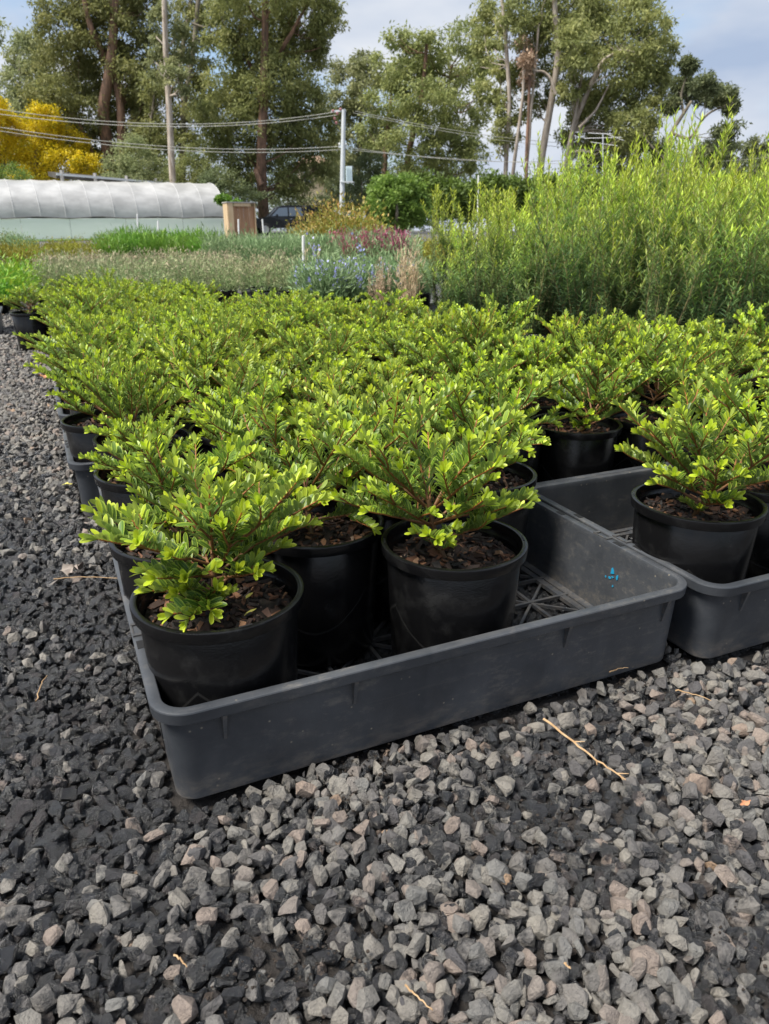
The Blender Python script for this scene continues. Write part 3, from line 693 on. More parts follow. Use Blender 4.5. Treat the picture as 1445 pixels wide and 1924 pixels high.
# yellowing fallen leaves on the corner pot's soil
fy = MB()
for (a, b_, c_) in ((0.02, -0.045, 0.5), (-0.01, -0.05, 2.0), (0.045, 0.01, 4.0)):
    V, f = inst(LT_L[0], LT_L[1], frames(np.array([[math.cos(c_), math.sin(c_), 0.1]]), np.array([[0, 0.2, 1.0]]), [0.02]), np.array([[0.146 + a, 0.824 + b_, Z0 + SOILZ + 0.012]])); fy.add(V, f)
tag(fy.build('fallen_leaf', M['yellowleaf']), 'small yellow leaves fallen on the soil of the front corner pot', 'leaf')
# the lone pot on the path and the tray beyond it
plain_pot(-0.075, 4.70, 0.0, 'potted low shrub standing on the gravel path just outside the bed', 5, 1.0, 1.0, None)
make_tray(-1.06, 5.45, 'empty grey tray lying across the far gravel path', None, detail=False)

# ------------------------------------------------------------------ tall spiry shrubs
def grow_tall(seed, ht=0.95, ns=8):
    r = np.random.default_rng(seed); b = MB(); P_, D_, N_, S_, A_ = [], [], [], [], []
    for i in range(ns):
        az = r.uniform(0, 6.28); sp = r.uniform(0.0, 0.38); h = ht * (r.uniform(0.50, 1.0) if i else 1.0)
        pts = curve((r.normal(0, 0.03), r.normal(0, 0.03), 0.06), (math.cos(az) * sp, math.sin(az) * sp, 1), h - 0.06, 16, 0.35, 0.12, r)
        V, f = tube(pts, np.linspace(0.0035, 0.0012, 16), 4); b.add(V, f, tint=np.repeat(np.linspace(0, 1, 16), 4))
        rows = [(pts, 0.02)]
        for q in range(r.integers(7, 11)):
            j = r.integers(0, 14); a2 = r.uniform(0, 6.28); p2 = curve(pts[j], (math.cos(a2) * 0.6, math.sin(a2) * 0.6, 1), r.uniform(0.08, 0.22), 6, 0.3, 0.1, r)
            V, f = tube(p2, np.linspace(0.0016, 0.0009, 6), 3); b.add(V, f, tint=0.7); rows.append((p2, 0.0))
        for pp, st in rows:
            seg = np.linalg.norm(np.diff(pp, axis=0), axis=1); cum = np.r_[0, np.cumsum(seg)]; L_ = cum[-1]; s = L_ * st
            while s < L_:
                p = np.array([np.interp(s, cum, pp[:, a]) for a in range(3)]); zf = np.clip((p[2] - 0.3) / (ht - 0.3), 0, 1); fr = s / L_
                ph = r.uniform(0, 6.28)
                for j in range(3):
                    a = ph + j * 2.094; o = np.array([math.cos(a), math.sin(a), 0]); up = 0.25 + 0.75 * zf + 0.7 * fr ** 4 + r.normal(0, 0.18)
                    P_.append(p); D_.append(o * 0.8 + np.array([0, 0, up])); N_.append(np.array([0, 0, 1.0]) - o * 0.4)
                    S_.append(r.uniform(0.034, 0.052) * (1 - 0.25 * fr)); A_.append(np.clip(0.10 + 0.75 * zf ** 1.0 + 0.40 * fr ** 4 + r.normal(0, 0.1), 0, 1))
                s += (0.017 + 0.006 * zf) * r.uniform(0.8, 1.2)
    T = np.array([[-0.03, 0, 0], [0.03, 0, 0], [-0.085, 0.45, 0.03], [0, 0.45, 0], [0.085, 0.45, 0.03], [0, 1, -0.05]])
    P_, D_, N_, S_, A_ = map(np.array, (P_, D_, N_, S_, A_))
    V, f4 = inst(T, np.array([[0, 1, 3, 2]]), frames(D_, N_, S_), P_)
    f3 = (np.array([[1, 4, 3], [2, 3, 5], [3, 4, 5]])[None] + (np.arange(len(P_)) * 6)[:, None, None]).reshape(-1, 3)
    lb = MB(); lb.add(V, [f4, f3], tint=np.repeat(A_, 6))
    return b.mesh('stem', M['tallstem'], True), lb.mesh('foliage', M['tall_leaf'], False)
tall = [grow_tall(200 + k) for k in range(6)]
me_tpot = me_pot
tl = 'one of the tall lime-tipped upright shrubs massed behind the low bed on the right'
i = 0; frontrow = []
for gu in np.arange(2.12, 5.4, 0.235):
    for gv in np.arange(2.15, 4.75, 0.235):
        if gv > 2.6 and gu > 4.6 and gv < 3: pass
        x, y = gu + random.uniform(-.04, .04), gv + random.uniform(-.04, .04)
        px, py, z = project([x, y, 0.6])
        if z < 1 or px > 1760 or px < 838: continue
        hf = 1.0
        t = thing('tall_shrub', tl, 'shrub', (x, y, 0), random.uniform(0, 6.28), 'tall upright shrubs massed on the right')
        link('pot', me_pot, t)
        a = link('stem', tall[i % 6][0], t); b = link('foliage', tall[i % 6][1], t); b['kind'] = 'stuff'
        if gv < 2.2: frontrow.append((px, t))
        sc = random.uniform(0.74, 1.02) * (0.94 if px < 980 else 1.02 + 0.10 * min(1, (px - 980) / 460))
        if random.random() < 0.16: sc *= 1.22
        for q in (a, b): q.scale = (1, 1, sc)
        i += 1

for n_, (px, t) in enumerate(sorted(frontrow, key=lambda q: q[0])): t['label'] = 'tall upright shrub in the front line above the low bed, %s from left' % ORD[n_]

# ------------------------------------------------------------------ gravel
def stone_template(seed, bevel=True, rough=False):
    r = np.random.default_rng(seed); bm = bmesh.new(); n = r.integers(11, 18)
    ax = np.array([1.0, r.uniform(0.62, 1.0), r.uniform(0.45, 0.8)])
    for _ in range(n):
        v = r.normal(0, 1, 3); v /= np.linalg.norm(v); v = v * r.uniform(0.78, 1.0)
        v = np.sign(v) * np.abs(v) ** 0.78; bm.verts.new(v * ax * 0.5)
    res = bmesh.ops.convex_hull(bm, input=bm.verts)
    bmesh.ops.delete(bm, geom=[g_ for g_ in res['geom_interior'] if isinstance(g_, bmesh.types.BMVert)], context='VERTS')
    bmesh.ops.dissolve_limit(bm, angle_limit=math.radians(16), verts=bm.verts[:], edges=bm.edges[:])
    if bevel:
        bmesh.ops.bevel(bm, geom=bm.edges[:], offset=0.022, segments=1, profile=0.5, affect='EDGES', clamp_overlap=True)
    bmesh.ops.triangulate(bm, faces=bm.faces[:])
    if rough:
        bmesh.ops.subdivide_edges(bm, edges=bm.edges[:], cuts=1, use_grid_fill=True)
        avg = {v: sum((e.other_vert(v).co for e in v.link_edges), Vector()) / max(1, len(v.link_edges)) for v in bm.verts}
        for v in bm.verts: v.co = v.co.lerp(avg[v], 0.20) * 1.06 * (1 + r.normal(0, 0.030))      # worn edges, chipped faces
        bmesh.ops.triangulate(bm, faces=bm.faces[:])
    bmesh.ops.recalc_face_normals(bm, faces=bm.faces[:])
    V = np.array([v.co[:] for v in bm.verts]); bm.verts.index_update(); f = np.array([[v.index for v in fc.verts] for fc in bm.faces]); bm.free()
    return V, f
ST = [stone_template(i, False, True) for i in range(30)]
SL = [stone_template(60 + i, False) for i in range(14)]
r = np.random.default_rng(4)
def layer(sp, z, zj, lo, hi, keep, x0=-3.2, x1=2.2, y0=-0.2, y1=10.0):
    xs = np.arange(x0, x1, sp); ys = np.arange(y0, y1, sp); X, Y = np.meshgrid(xs, ys)
    X = (X + (np.arange(len(ys))[:, None] % 2) * sp / 2).ravel(); Y = Y.ravel(); X = X + r.uniform(-.42, .42, len(X)) * sp; Y = Y + r.uniform(-.42, .42, len(X)) * sp
    k = r.random(len(X)) < keep; X, Y = X[k], Y[k]; s = lo + (hi - lo) * r.beta(1.6, 2.2, len(X)); Z = z + r.normal(0, zj, len(X))
    # low places and heaps
    Z = Z + 0.005 * np.sin(X * 9.1 + 2 * np.sin(Y * 5.3)) * np.cos(Y * 7.7 + X * 3)
    return np.c_[X, Y, Z, s]
gr_ = np.concatenate([layer(0.0140, -0.010, 0.0025, 0.015, 0.026, 1.0), layer(0.0160, -0.0055, 0.0025, 0.015, 0.027, 0.8, y1=3.5), layer(0.0190, -0.0015, 0.003, 0.019, 0.033, 0.74), layer(0.036, 0.001, 0.003, 0.022, 0.038, 0.42), layer(0.014, -0.006, 0.004, 0.006, 0.013, 0.35, y1=2.2)])
px, py, z = project(gr_[:, :3])
vis = (px > -190) & (px < 1640) & (py < 2150) & (z > 0.2)
gx_, gy_ = gr_[:, 0], gr_[:, 1]
def near_wall(x, y, s):
    bad = np.zeros(len(x), bool); inside = np.zeros(len(x), bool)
    for (u0, v0) in trays:
        cx, cy = u0 + TA + TOUT, v0 + TB + TOUT; dx, dy = np.abs(x - cx) - TA, np.abs(y - cy) - TB; q = np.maximum(dx, dy)
        bad |= np.abs(q) < s * 0.42 + 0.003; inside |= q < 0
    return bad, inside
bad, inside = near_wall(gx_, gy_, gr_[:, 3])
low_in = inside & (gr_[:, 2] + gr_[:, 3] * 0.3 > 0.004)
hidden = inside & ~(((gx_ > 0.2) & (gx_ < 1.3) & (gy_ < 1.3)))
hidden |= (gx_ > 0.12) & (gy_ > 1.35)
far_thin = ((gr_[:, 1] > 2.6) & (gr_[:, 2] < -0.004) & (r.random(len(gr_)) < 0.55)) | ((gr_[:, 1] > 5.0) & (r.random(len(gr_)) < 0.5))
ok = vis & ~bad & ~hidden & ~far_thin
gr_ = gr_[ok]; inside = inside[ok]; low_in = low_in[ok]
gr_[low_in, 2] = -0.003 - gr_[low_in, 3] * 0.3
px, py, z = project(gr_[:, :3])
# sink patches where the dark soil shows between the stones
patches = [(P(1000, 1560)[:2], 0.07), (P(690, 1440)[:2], 0.035), (P(620, 1790)[:2], 0.05), (P(500, 1820)[:2], 0.05), (P(1420, 1760)[:2], 0.06), (P(780, 1520)[:2], 0.035), (P(1130, 1480)[:2], 0.04)]
for (c_, rad_) in patches:
    d_ = np.hypot(gr_[:, 0] - c_[0], gr_[:, 1] - c_[1]); m_ = (d_ < rad_) & (r.random(len(gr_)) < 0.40); gr_[m_, 2] -= 0.006
# wetness: strip beside trays stays wet; low stones, wet too, coloured darker for shaded gaps
wetfield = 1 / (1 + np.exp(-(-(gr_[:, 0] - 0.10) * 7))) * 1 / (1 + np.exp(-(gr_[:, 1] - 0.66) * 9)) * np.exp(-np.clip(gr_[:, 1] - 1.5, 0, 9) * 0.9)
wet = np.clip(0.20 - gr_[:, 2] * 66 + 0.85 * wetfield + r.normal(0, 0.27, len(gr_)), 0, 1)
wet = np.clip(wet - 0.45 * np.clip((gr_[:, 1] - 1.6) / 1.5, 0, 1), 0, 1)  # far path lightened in colour to stand in for sky reflected there
wet[inside] = 1
tint = r.beta(1.5, 1.7, len(gr_)); q_ = r.random(len(gr_)); tint[q_ < 0.003] = 1.0; tint[(q_ > 0.003) & (q_ < 0.06)] = 0.93
order = np.argsort(z + np.where((px < 0) | (px > 1445) | (py > 1935), 50, 0) + np.where(gr_[:, 2] < -0.003, 50, 0) - gr_[:, 3] * 3); solo = order[:300]; issolo = np.zeros(len(gr_), bool); issolo[solo] = True
def rots(n):
    q = r.normal(0, 1, (n, 4)); q /= np.linalg.norm(q, axis=1)[:, None]; a, b, c, d = q.T
    return np.stack([np.stack([1 - 2 * (c * c + d * d), 2 * (b * c - a * d), 2 * (b * d + a * c)], -1), np.stack([2 * (b * c + a * d), 1 - 2 * (b * b + d * d), 2 * (c * d - a * b)], -1), np.stack([2 * (b * d - a * c), 2 * (c * d + a * b), 1 - 2 * (b * b + c * c)], -1)], 1)
RM = rots(len(gr_))
mbg = MB(); neark = z < 1.05
for tm, sel in ((ST, neark & ~issolo), (SL, ~neark)):
    vi = r.integers(0, len(tm), len(gr_))
    for k, (V, f) in enumerate(tm):
        m_ = sel & (vi == k)
        if not m_.any(): continue
        A = RM[m_] * gr_[m_, 3][:, None, None]
        VV, ff = inst(V, f, A, gr_[m_, :3]); mbg.add(VV, ff, tint=np.repeat(tint[m_], len(V)), wet=np.repeat(wet[m_], len(V)))
print('gravel stones', len(gr_), 'tris', sum(len(f) for f in mbg.Fq))
tag(mbg.build('gravel', M['stone']), kind='stuff', label='loose angular grey and black crushed stone around the trays')
SM = []
for k in range(60):
    V, f = ST[k % 30]; b = MB(); b.add(V, f, tint=float(np.quantile(tint, (k * 0.618) % 1)), wet=float(np.quantile(wet[solo], (k * 0.381) % 1))); SM.append((b.mesh('stone', M['stone']), float(np.quantile(wet[solo], (k * 0.381) % 1))))
for n_, i in enumerate(solo):
    c_ = [r.integers(60) for _ in range(5)]; k = min(c_, key=lambda q: abs(SM[q][1] - wet[i]))
    o = link('stone', SM[k][0], ground)
    m3 = RM[i].T * gr_[i, 3]
    o.matrix_world = Matrix([[*m3[a], gr_[i, a]] for a in range(3)] + [[0, 0, 0, 1]])

# twigs and leaves lying on the gravel
def twig(pts, rad, label, z=0.016, group=None):
    p = np.array([P(a, b_)[:2] + (z + RG.uniform(-0.002, 0.004),) for a, b_ in pts]); t_ = np.linspace(0, 1, len(p)); tt = np.linspace(0, 1, len(p) * 4)
    q = np.stack([np.interp(tt, t_, p[:, a]) for a in range(3)], -1) + RG.normal(0, 0.0006, (len(tt), 3))
    b = MB(); V, f = tube(q, np.linspace(rad, rad * 0.5, len(q)), 6); b.add(V, f)
    return b, q
b, q = twig([(1020, 1378), (1075, 1422), (1130, 1462), (1172, 1490)], 0.0017, '', 0.021)
for k, dx in ((5, 0.012), (9, -0.010), (13, 0.012), (14, -0.007)):
    V, f = tube([q[k], q[k] + np.array([dx * 0.8, -0.010, 0.004])], [0.001, 0.0004], 5); b.add(V, f)
tag(b.build('dry_twig', M['twig']), 'long tan branched twig lying on the gravel before the front tray', 'twig')
for pts, lb in (([(72, 1335), (82, 1308), (92, 1285)], 'short tan straw on the wet gravel left of the tray'), ([(105, 1105), (160, 1098), (228, 1104)], 'thin pale straw crossing the gravel beside the crumpled leaf'),
                ([(1143, 1283), (1160, 1275), (1178, 1274)], 'small curved brown twig by the foot of the front tray'), ([(1265, 1318), (1300, 1326), (1332, 1336)], 'thin straw on gravel under the right tray'),
                ([(760, 1878), (785, 1900), (812, 1926)], 'pale straw at the bottom edge of the picture'), ([(1058, 1835), (1090, 1700)][:1] + [(1062, 1842), (1068, 1850)], 'tiny twig end among the pale front stones'),
                ([(332, 1818), (345, 1832), (356, 1846)], 'short yellowish straw among the lower left stones')):
    b, q = twig(pts, 0.0010, lb, 0.017); tag(b.build('straw', M['twig']), lb, 'straw')
def flat_leaf(px, py, size, name, m, label, seed, curl=0.25, n=26, z=0.018):
    rr = np.random.default_rng(seed); a = np.linspace(0, 2 * math.pi, n, endpoint=False); rad = size * (0.65 + 0.35 * np.cos(2 * a) ** 2) * rr.uniform(0.7, 1.15, n)
    c = np.array(P(px, py)); V = [[0, 0, 0]]; 
    for k in (0.5, 1.0):
        for j in range(n): V.append([rad[j] * k * math.cos(a[j]), rad[j] * k * 0.6 * math.sin(a[j]), curl * size * k * (math.sin(2 * a[j] + seed) * 0.6 + rr.normal(0, 0.3))])
    f3 = np.array([[0, 1 + j, 1 + (j + 1) % n] for j in range(n)]); f4 = np.array([[1 + j, 1 + n + j, 1 + n + (j + 1) % n, 1 + (j + 1) % n] for j in range(n)])
    b = MB(); b.add(np.array(V) + c + np.array([0, 0, z]), [f3, f4]); o = b.build(name, m, None, True); return tag(o, label, 'leaf')
flat_leaf(140, 1085, 0.026, 'dead_leaf', M['deadleaf'], 'crumpled grey dead leaf on the wet gravel left of the tray', 3, 0.5, z=0.022)
flat_leaf(85, 713, 0.03, 'dead_leaf', M['orangeleaf'], 'orange brown curled leaf on the gravel path farther back', 7, 0.4)
flat_leaf(128, 921, 0.012, 'dead_leaf', M['yellowleaf'], 'tiny yellow leaf on the gravel beside the second tray', 5, 0.2)
flat_leaf(1395, 1530, 0.008, 'pebble_fragment', M['orangeleaf'], 'small orange chip lying on the gravel at lower right', 9, 0.3)

b = MB(); rl = np.random.default_rng(31)
for k in range(46):
    c_ = np.array([0.868 + TOUT + rl.uniform(0.02, 0.20), 0.90 + rl.uniform(0, 0.16), 0.016 + rl.uniform(0, 0.008)]); a_ = rl.uniform(0, 6.28); l_ = rl.uniform(0.02, 0.05)
    d_ = np.array([math.cos(a_), math.sin(a_), rl.normal(0, 0.12)]) * l_; b.add(*tube([c_ - d_, c_ + rl.normal(0, 0.003, 3), c_ + d_], 0.0008, 4))
tag(b.build('straw_litter', M['twig']), 'loose tan straw litter on the empty floor of the right tray', kind='stuff')
b = MB()
for (px_, py_, n_c, sp_) in ((690, 1445, 260, 0.030), (640, 1500, 120, 0.022), (1010, 1560, 160, 0.035), (620, 1800, 150, 0.03), (500, 1830, 120, 0.03), (1410, 1770, 120, 0.04), (1180, 1290, 120, 0.03)):
    c0_ = P(px_, py_)
    for k in range(n_c // 2):
        V, f = SL[rl.integers(14)]; q_ = rl.normal(0, sp_, 2) * [1, 0.8]; sz_ = rl.uniform(0.0015, 0.005)
        if c0_[1] + q_[1] > AY + TOUT - 0.006: continue
        b.add(V * sz_ + np.array([c0_[0] + q_[0], c0_[1] + q_[1], 0.000 + rl.uniform(0, 0.007)]), f)
tag(b.build('soil_crumbs', M['soil']), 'dark brown soil crumbs spilled between the stones', kind='stuff')

# ------------------------------------------------------------------ foliage helpers for trees, hedges and bed plants
QUAD = np.array([[-0.5, 0, 0], [0.5, 0, 0.06], [0.38, 1, 0], [-0.38, 1, 0.06]]); QF = np.array([[0, 1, 2, 3]])
LANCE = np.array([[0, 0, 0], [0.5, 0.45, 0.05], [0, 1, 0], [-0.5, 0.45, 0.05]])
def crown_arrays(rr, cen, rad, nclump, per, lsz, droop=0.5, clr=0.28, aspect=0.35, tb=0.5, flat=1.0):
    """clumps of leaves spread through one ellipsoid; returns position, direction, normal, size, tint"""
    v = nrm(rr.normal(0, 1, (nclump, 3))) * (rr.uniform(0.25, 1, (nclump, 1)) ** 0.45); c = cen + v * rad
    c[:, 2] += 0
    n = nclump * per; cc = np.repeat(c, per, 0); crad = np.repeat(rr.uniform(0.6, 1.3, nclump) * clr, per)[:, None] * np.mean(rad)
    off = rr.normal(0, 1, (n, 3)) * np.array([0.62, 0.62, 0.42 * flat]); p = cc + off * crad
    d = nrm(rr.normal(0, 1, (n, 3)) + nrm(off) * 0.5 + np.array([0, 0, -droop])); nn = rr.normal(0, 0.6, (n, 3)) + np.array([0, 0, 0.9])
    ct = np.repeat(rr.normal(tb, 0.14, nclump), per)
    return p, d, nn, rr.uniform(0.7, 1.3, n) * lsz, np.clip(ct + rr.normal(0, 0.12, n), 0, 1)
def leaves_mesh(parts, name, m, aspect=0.35, T=LANCE):
    p, d, nn, s, t = [np.concatenate([q[i] for q in parts]) for i in range(5)]
    V, f = inst(T, QF, frames(d, nn, s, aspect), p); b = MB(); b.add(V, f, tint=np.repeat(t, 4)); return b.mesh(name, m)
def px_path(pts, D, jit=0.0, rr=None):
    q = np.array([R(a, b_, D) for a, b_ in pts]); n = len(q); t = np.linspace(0, 1, n); tt = np.linspace(0, 1, n * 5)
    out = np.stack([np.interp(tt, t, q[:, a]) for a in range(3)], -1)
    for _ in range(3): out[1:-1] = (out[:-2] + out[1:-1] * 2 + out[2:]) / 4
    if rr is not None and jit: out[1:-1] += np.cumsum(rr.normal(0, jit, (len(out) - 2, 3)), 0) * 0.3
    return out
FWD = np.array([sy_, cy_, 0])
def tree(seed, label, D, trunks, blobs, bark, leafm, lsz=0.30, dens=1.0, droop=0.7, tb=0.5, name='gum_tree', cat='tree', group=None, aspect=0.36, extra=None, depth=1.0, nlimb=True, clr=0.28, tf=0.0):
    rr = np.random.default_rng(seed)
    base = R(trunks[0][0][0][0], HY, D); base[2] = gz(D)
    t = thing(name, label, cat, tuple(base), 0, group); mpp = D / 1530.0
    tb_ = MB(); axes = []
    for pts, r0, r1 in trunks:
        q = px_path(pts, D, 0.02, rr)
        if pts[0][1] >= 390: q[0, 2] = gz(D) - 0.1
        off = FWD * (tf + rr.normal(0, 0.5)) * np.minimum(1, np.linspace(0, 2.5, len(q)))[:, None]; q = q + off
        V, f = tube(q - base, np.linspace(r0 * mpp, r1 * mpp, len(q)), 9); tb_.add(V, f); axes.append((q, np.linspace(r0 * mpp, r1 * mpp, len(q))))
    link('trunk', tb_.mesh('trunk', M[bark], True), t)
    allq = np.concatenate([a[0] for a in axes]); allr = np.concatenate([a[1] for a in axes]); lb_ = MB(); parts = []
    for (bx, by, rx, ry) in blobs:
        sx, sz = rx * mpp, ry * mpp; dep = rr.normal(0, 1) * 1.6 * depth; cen = R(bx, by, D) + FWD * dep; cen[2] = max(cen[2], 0.5)
        parts.append(crown_arrays(rr, cen - base, np.array([sx, sx * 0.9, sz]), int(44 * dens * max(0.4, rx * ry / 2400)), 80, lsz * (D / 60), droop, clr, tb=tb))
        if nlimb:
            dd = np.linalg.norm(allq - cen + np.array([0, 0, sz * 1.2]), axis=1); j = int(np.argmin(dd)); a = allq[j]
            for m_ in range(3):
                tgt = cen + rr.normal(0, 0.35, 3) * np.array([sx, sx, sz]); mid = (a + tgt) / 2 + np.array([0, 0, -0.10 * np.linalg.norm(tgt - a)]) + rr.normal(0, 0.25, 3)
                q = np.array([a, (a + mid) / 2 + rr.normal(0, 0.1, 3), mid, (mid + tgt) / 2 + rr.normal(0, 0.15, 3), tgt]); r0 = min(allr[j] * 0.35, 0.07)
                V, f = tube(q - base, np.linspace(r0, 0.012, 5), 5); lb_.add(V, f)
    if extra:
        for pts, r0, r1 in extra:
            q = px_path(pts, D, 0.02, rr) + FWD * (tf - 1.2); V, f = tube(q - base, np.linspace(r0 * mpp, r1 * mpp, len(q)), 6); lb_.add(V, f)
    if lb_.n: link('branches', lb_.mesh('branches', M[bark], True), t)['kind'] = 'stuff'
    c = link('crown', leaves_mesh(parts, 'crown', M[leafm], aspect), t)
    return t

GT = 'tall gum trees behind the nursery'
tree(301, 'smaller pale gum at the far left behind the yellow tree', 80, [([(40, 400), (42, 300), (38, 200), (35, 110)], 5, 2), ([(80, 400), (82, 300), (75, 190), (72, 110)], 4, 2)],
     [(30, 100, 38, 32), (62, 85, 30, 24), (85, 130, 35, 32), (20, 160, 40, 35), (70, 190, 50, 40), (25, 230, 40, 40), (100, 240, 45, 40), (60, 300, 60, 40)], 'bark_grey', 'gum_grey', group=GT)
tree(302, 'big gum with a reddish brown trunk right of the yellow tree', 64, [([(208, 420), (212, 300), (210, 210), (222, 150), (232, 70), (234, -80)], 13, 6), ([(240, 420), (243, 300), (240, 200), (225, 140)], 10, 6), ([(212, 330), (190, 290), (168, 240)], 5, 2), ([(222, 150), (190, 60), (165, -60)], 7, 3)],
     [(130, 60, 50, 45), (165, 20, 55, 45), (110, 110, 45, 45), (150, 140, 55, 45), (215, 60, 50, 45), (265, 95, 45, 45), (205, 130, 50, 40), (260, 155, 50, 40), (120, 190, 50, 45), (175, 215, 55, 45), (240, 215, 50, 38), (285, 195, 35, 40), (190, -30, 90, 45), (255, -10, 50, 45), (140, 255, 55, 35), (225, 265, 50, 32), (280, 255, 40, 30), (200, 310, 60, 32)],
     'bark_red', 'gum', group=GT, dens=0.95, tf=-2.0)
tree(303, 'slender gum with one straight pale trunk standing clear', 54, [([(329, 420), (326, 310), (322, 200), (316, 100), (312, -80)], 6.8, 4.6)],
     [(305, 40, 30, 40), (295, 105, 28, 35), (330, 75, 22, 35), (340, 150, 25, 28)], 'bark_pale', 'gum_grey', group=GT, dens=0.9)
tree(304, 'forked mossy gum between the pale trunk and the broad centre gum', 60, [([(345, 420), (342, 300), (345, 190), (362, 110), (378, -60)], 7, 3.5), ([(345, 190), (330, 120), (350, 20), (360, -60)], 5, 2.5), ([(280, 400), (282, 260), (300, 130)], 4, 2)],
     [(350, 30, 35, 45), (385, 30, 32, 45), (360, 110, 38, 35), (300, 170, 40, 40), (345, 175, 45, 35), (360, 240, 45, 35), (305, 250, 42, 35), (280, 300, 50, 35), (390, 200, 35, 30)],
     'bark_grey', 'gum', group=GT, dens=0.75, extra=[([(368, 52), (395, 62), (412, 45), (420, 35)], 2, 0.8), ([(395, 62), (415, 75), (425, 90)], 1.3, 0.5)])
tree(305, 'broad tall gum over the black ute, fullest crown of all', 58, [([(497, 425), (497, 330), (505, 220), (507, 120), (510, -60)], 11, 5), ([(505, 200), (475, 130), (455, 60)], 5, 2), ([(507, 140), (550, 80), (580, 20)], 5, 2), ([(482, 310), (500, 350)], 4, 6)],
     [(510, -20, 110, 45), (440, 35, 50, 42), (510, 45, 55, 42), (575, 25, 55, 42), (615, 35, 32, 42), (490, 100, 60, 40), (550, 105, 55, 40), (430, 95, 40, 25), (590, 80, 28, 25), (405, 160, 50, 32), (470, 165, 60, 38), (535, 165, 60, 40), (575, 190, 45, 35), (430, 220, 60, 38), (500, 225, 60, 38), (565, 245, 50, 38), (600, 240, 35, 30), (440, 280, 60, 35), (520, 285, 55, 35), (590, 300, 50, 32), (450, 335, 45, 28), (550, 345, 45, 25)],
     'bark_red', 'gum', group=GT, dens=1.05, tb=0.55, tf=-1.6)
tree(306, 'shorter gum rising behind the power pole', 84, [([(672, 420), (675, 300), (682, 130)], 5, 2), ([(690, 420), (695, 300), (705, 200)], 4, 2)],
     [(682, 118, 28, 24), (650, 150, 40, 30), (690, 165, 35, 30), (635, 200, 40, 35), (675, 220, 45, 35), (660, 275, 50, 32), (640, 320, 50, 30), (700, 270, 35, 30)], 'bark_grey', 'gum_grey', group=GT, dens=0.95)
tree(307, 'wide rounded gum standing over the round green bush', 76, [([(722, 420), (722, 300), (735, 180)], 7, 3), ([(762, 420), (763, 300), (790, 200), (800, 90)], 7, 3), ([(820, 420), (822, 280), (850, 120)], 5, 3)],
     [(765, 70, 45, 25), (730, 120, 40, 30), (800, 95, 55, 30), (870, 85, 45, 28), (905, 115, 25, 35), (770, 145, 50, 32), (840, 150, 60, 36), (900, 175, 28, 38), (735, 190, 45, 35), (800, 200, 60, 38), (870, 215, 50, 36), (715, 250, 45, 35), (780, 265, 50, 35), (845, 275, 55, 36), (885, 295, 30, 30), (810, 320, 70, 25)], 'bark_red', 'gum', group=GT, dens=0.95, tb=0.58)
tree(308, 'tallest gum of several pale leaning stems on the right', 57,
     [([(1005, 425), (1012, 310), (1028, 200), (1042, 110), (1036, 40), (1032, -60)], 7.5, 4), ([(1050, 400), (1070, 240), (1092, 180), (1118, 125), (1150, 105)], 6, 3), ([(945, 425), (948, 300), (952, 180), (945, 80), (930, -60)], 4.5, 3), ([(955, 425), (960, 300), (975, 180), (975, 90)], 4, 2), ([(982, 425), (985, 300), (992, 210), (1005, 60)], 3.5, 2), ([(1050, 425), (1055, 300), (1075, 200), (1085, 130)], 4, 2)],
     [(935, 10, 38, 42), (925, 70, 28, 40), (960, 60, 30, 40), (1010, -10, 60, 42), (1075, 0, 60, 42), (1140, 0, 60, 42), (1195, 20, 45, 38), (1240, 55, 28, 28), (1060, 60, 55, 40), (1120, 65, 60, 40), (1185, 80, 60, 42), (1230, 105, 35, 32), (1085, 120, 50, 35), (1150, 140, 60, 42), (1210, 150, 45, 38), (1150, 205, 55, 38), (1200, 215, 40, 38), (1180, 265, 45, 35), (1140, 285, 50, 35), (1195, 310, 35, 30), (1015, 110, 25, 32), (975, 150, 26, 36), (935, 150, 20, 50), (1090, 200, 32, 30), (1125, 170, 40, 40), (1105, 250, 45, 40), (1165, 250, 45, 40), (1010, 60, 40, 40), (1015, 180, 25, 30), (1060, 110, 40, 40), (965, 230, 28, 40), (1060, 180, 28, 28), (940, 240, 18, 50), (1240, 150, 22, 25)],
     'bark_pale', 'gum', group=GT, dens=0.95, tb=0.6, tf=-1.5, extra=[([(1028, 190), (1018, 160), (1005, 148), (985, 148), (980, 128)], 3, 1.2), ([(1118, 125), (1145, 110), (1168, 115)], 2.5, 1), ([(1070, 250), (1100, 220), (1125, 170)], 3, 1)])
tree(309, 'brown dying crown hanging beside the pale leaning stems', 54, [([(988, 425), (990, 300), (995, 180), (1000, 90)], 4, 2)], [(992, 78, 14, 22), (988, 112, 12, 20), (998, 135, 10, 14)], 'bark_red', 'gum_brown', group=GT, dens=0.35, clr=0.6)
tree(310, 'crooked dark gum with flat clumps near the right edge', 52, [([(1235, 420), (1250, 300), (1262, 250), (1285, 215), (1300, 190)], 5, 2.5), ([(1262, 250), (1290, 265), (1320, 215), (1370, 195)], 3, 1.5), ([(1285, 215), (1290, 170), (1300, 140)], 2.5, 1.2), ([(1250, 300), (1220, 270), (1210, 250)], 2, 1)],
     [(1295, 120, 15, 12), (1302, 150, 24, 16), (1288, 178, 26, 14), (1345, 162, 34, 18), (1385, 165, 26, 18), (1405, 190, 14, 14), (1340, 185, 25, 12), (1265, 195, 14, 10), (1250, 262, 32, 18), (1320, 265, 22, 22), (1345, 290, 24, 28), (1290, 300, 28, 25), (1265, 290, 25, 20)], 'bark_grey', 'gum_dark', group=GT, dens=1.1, tb=0.5, clr=0.42, depth=1.2)
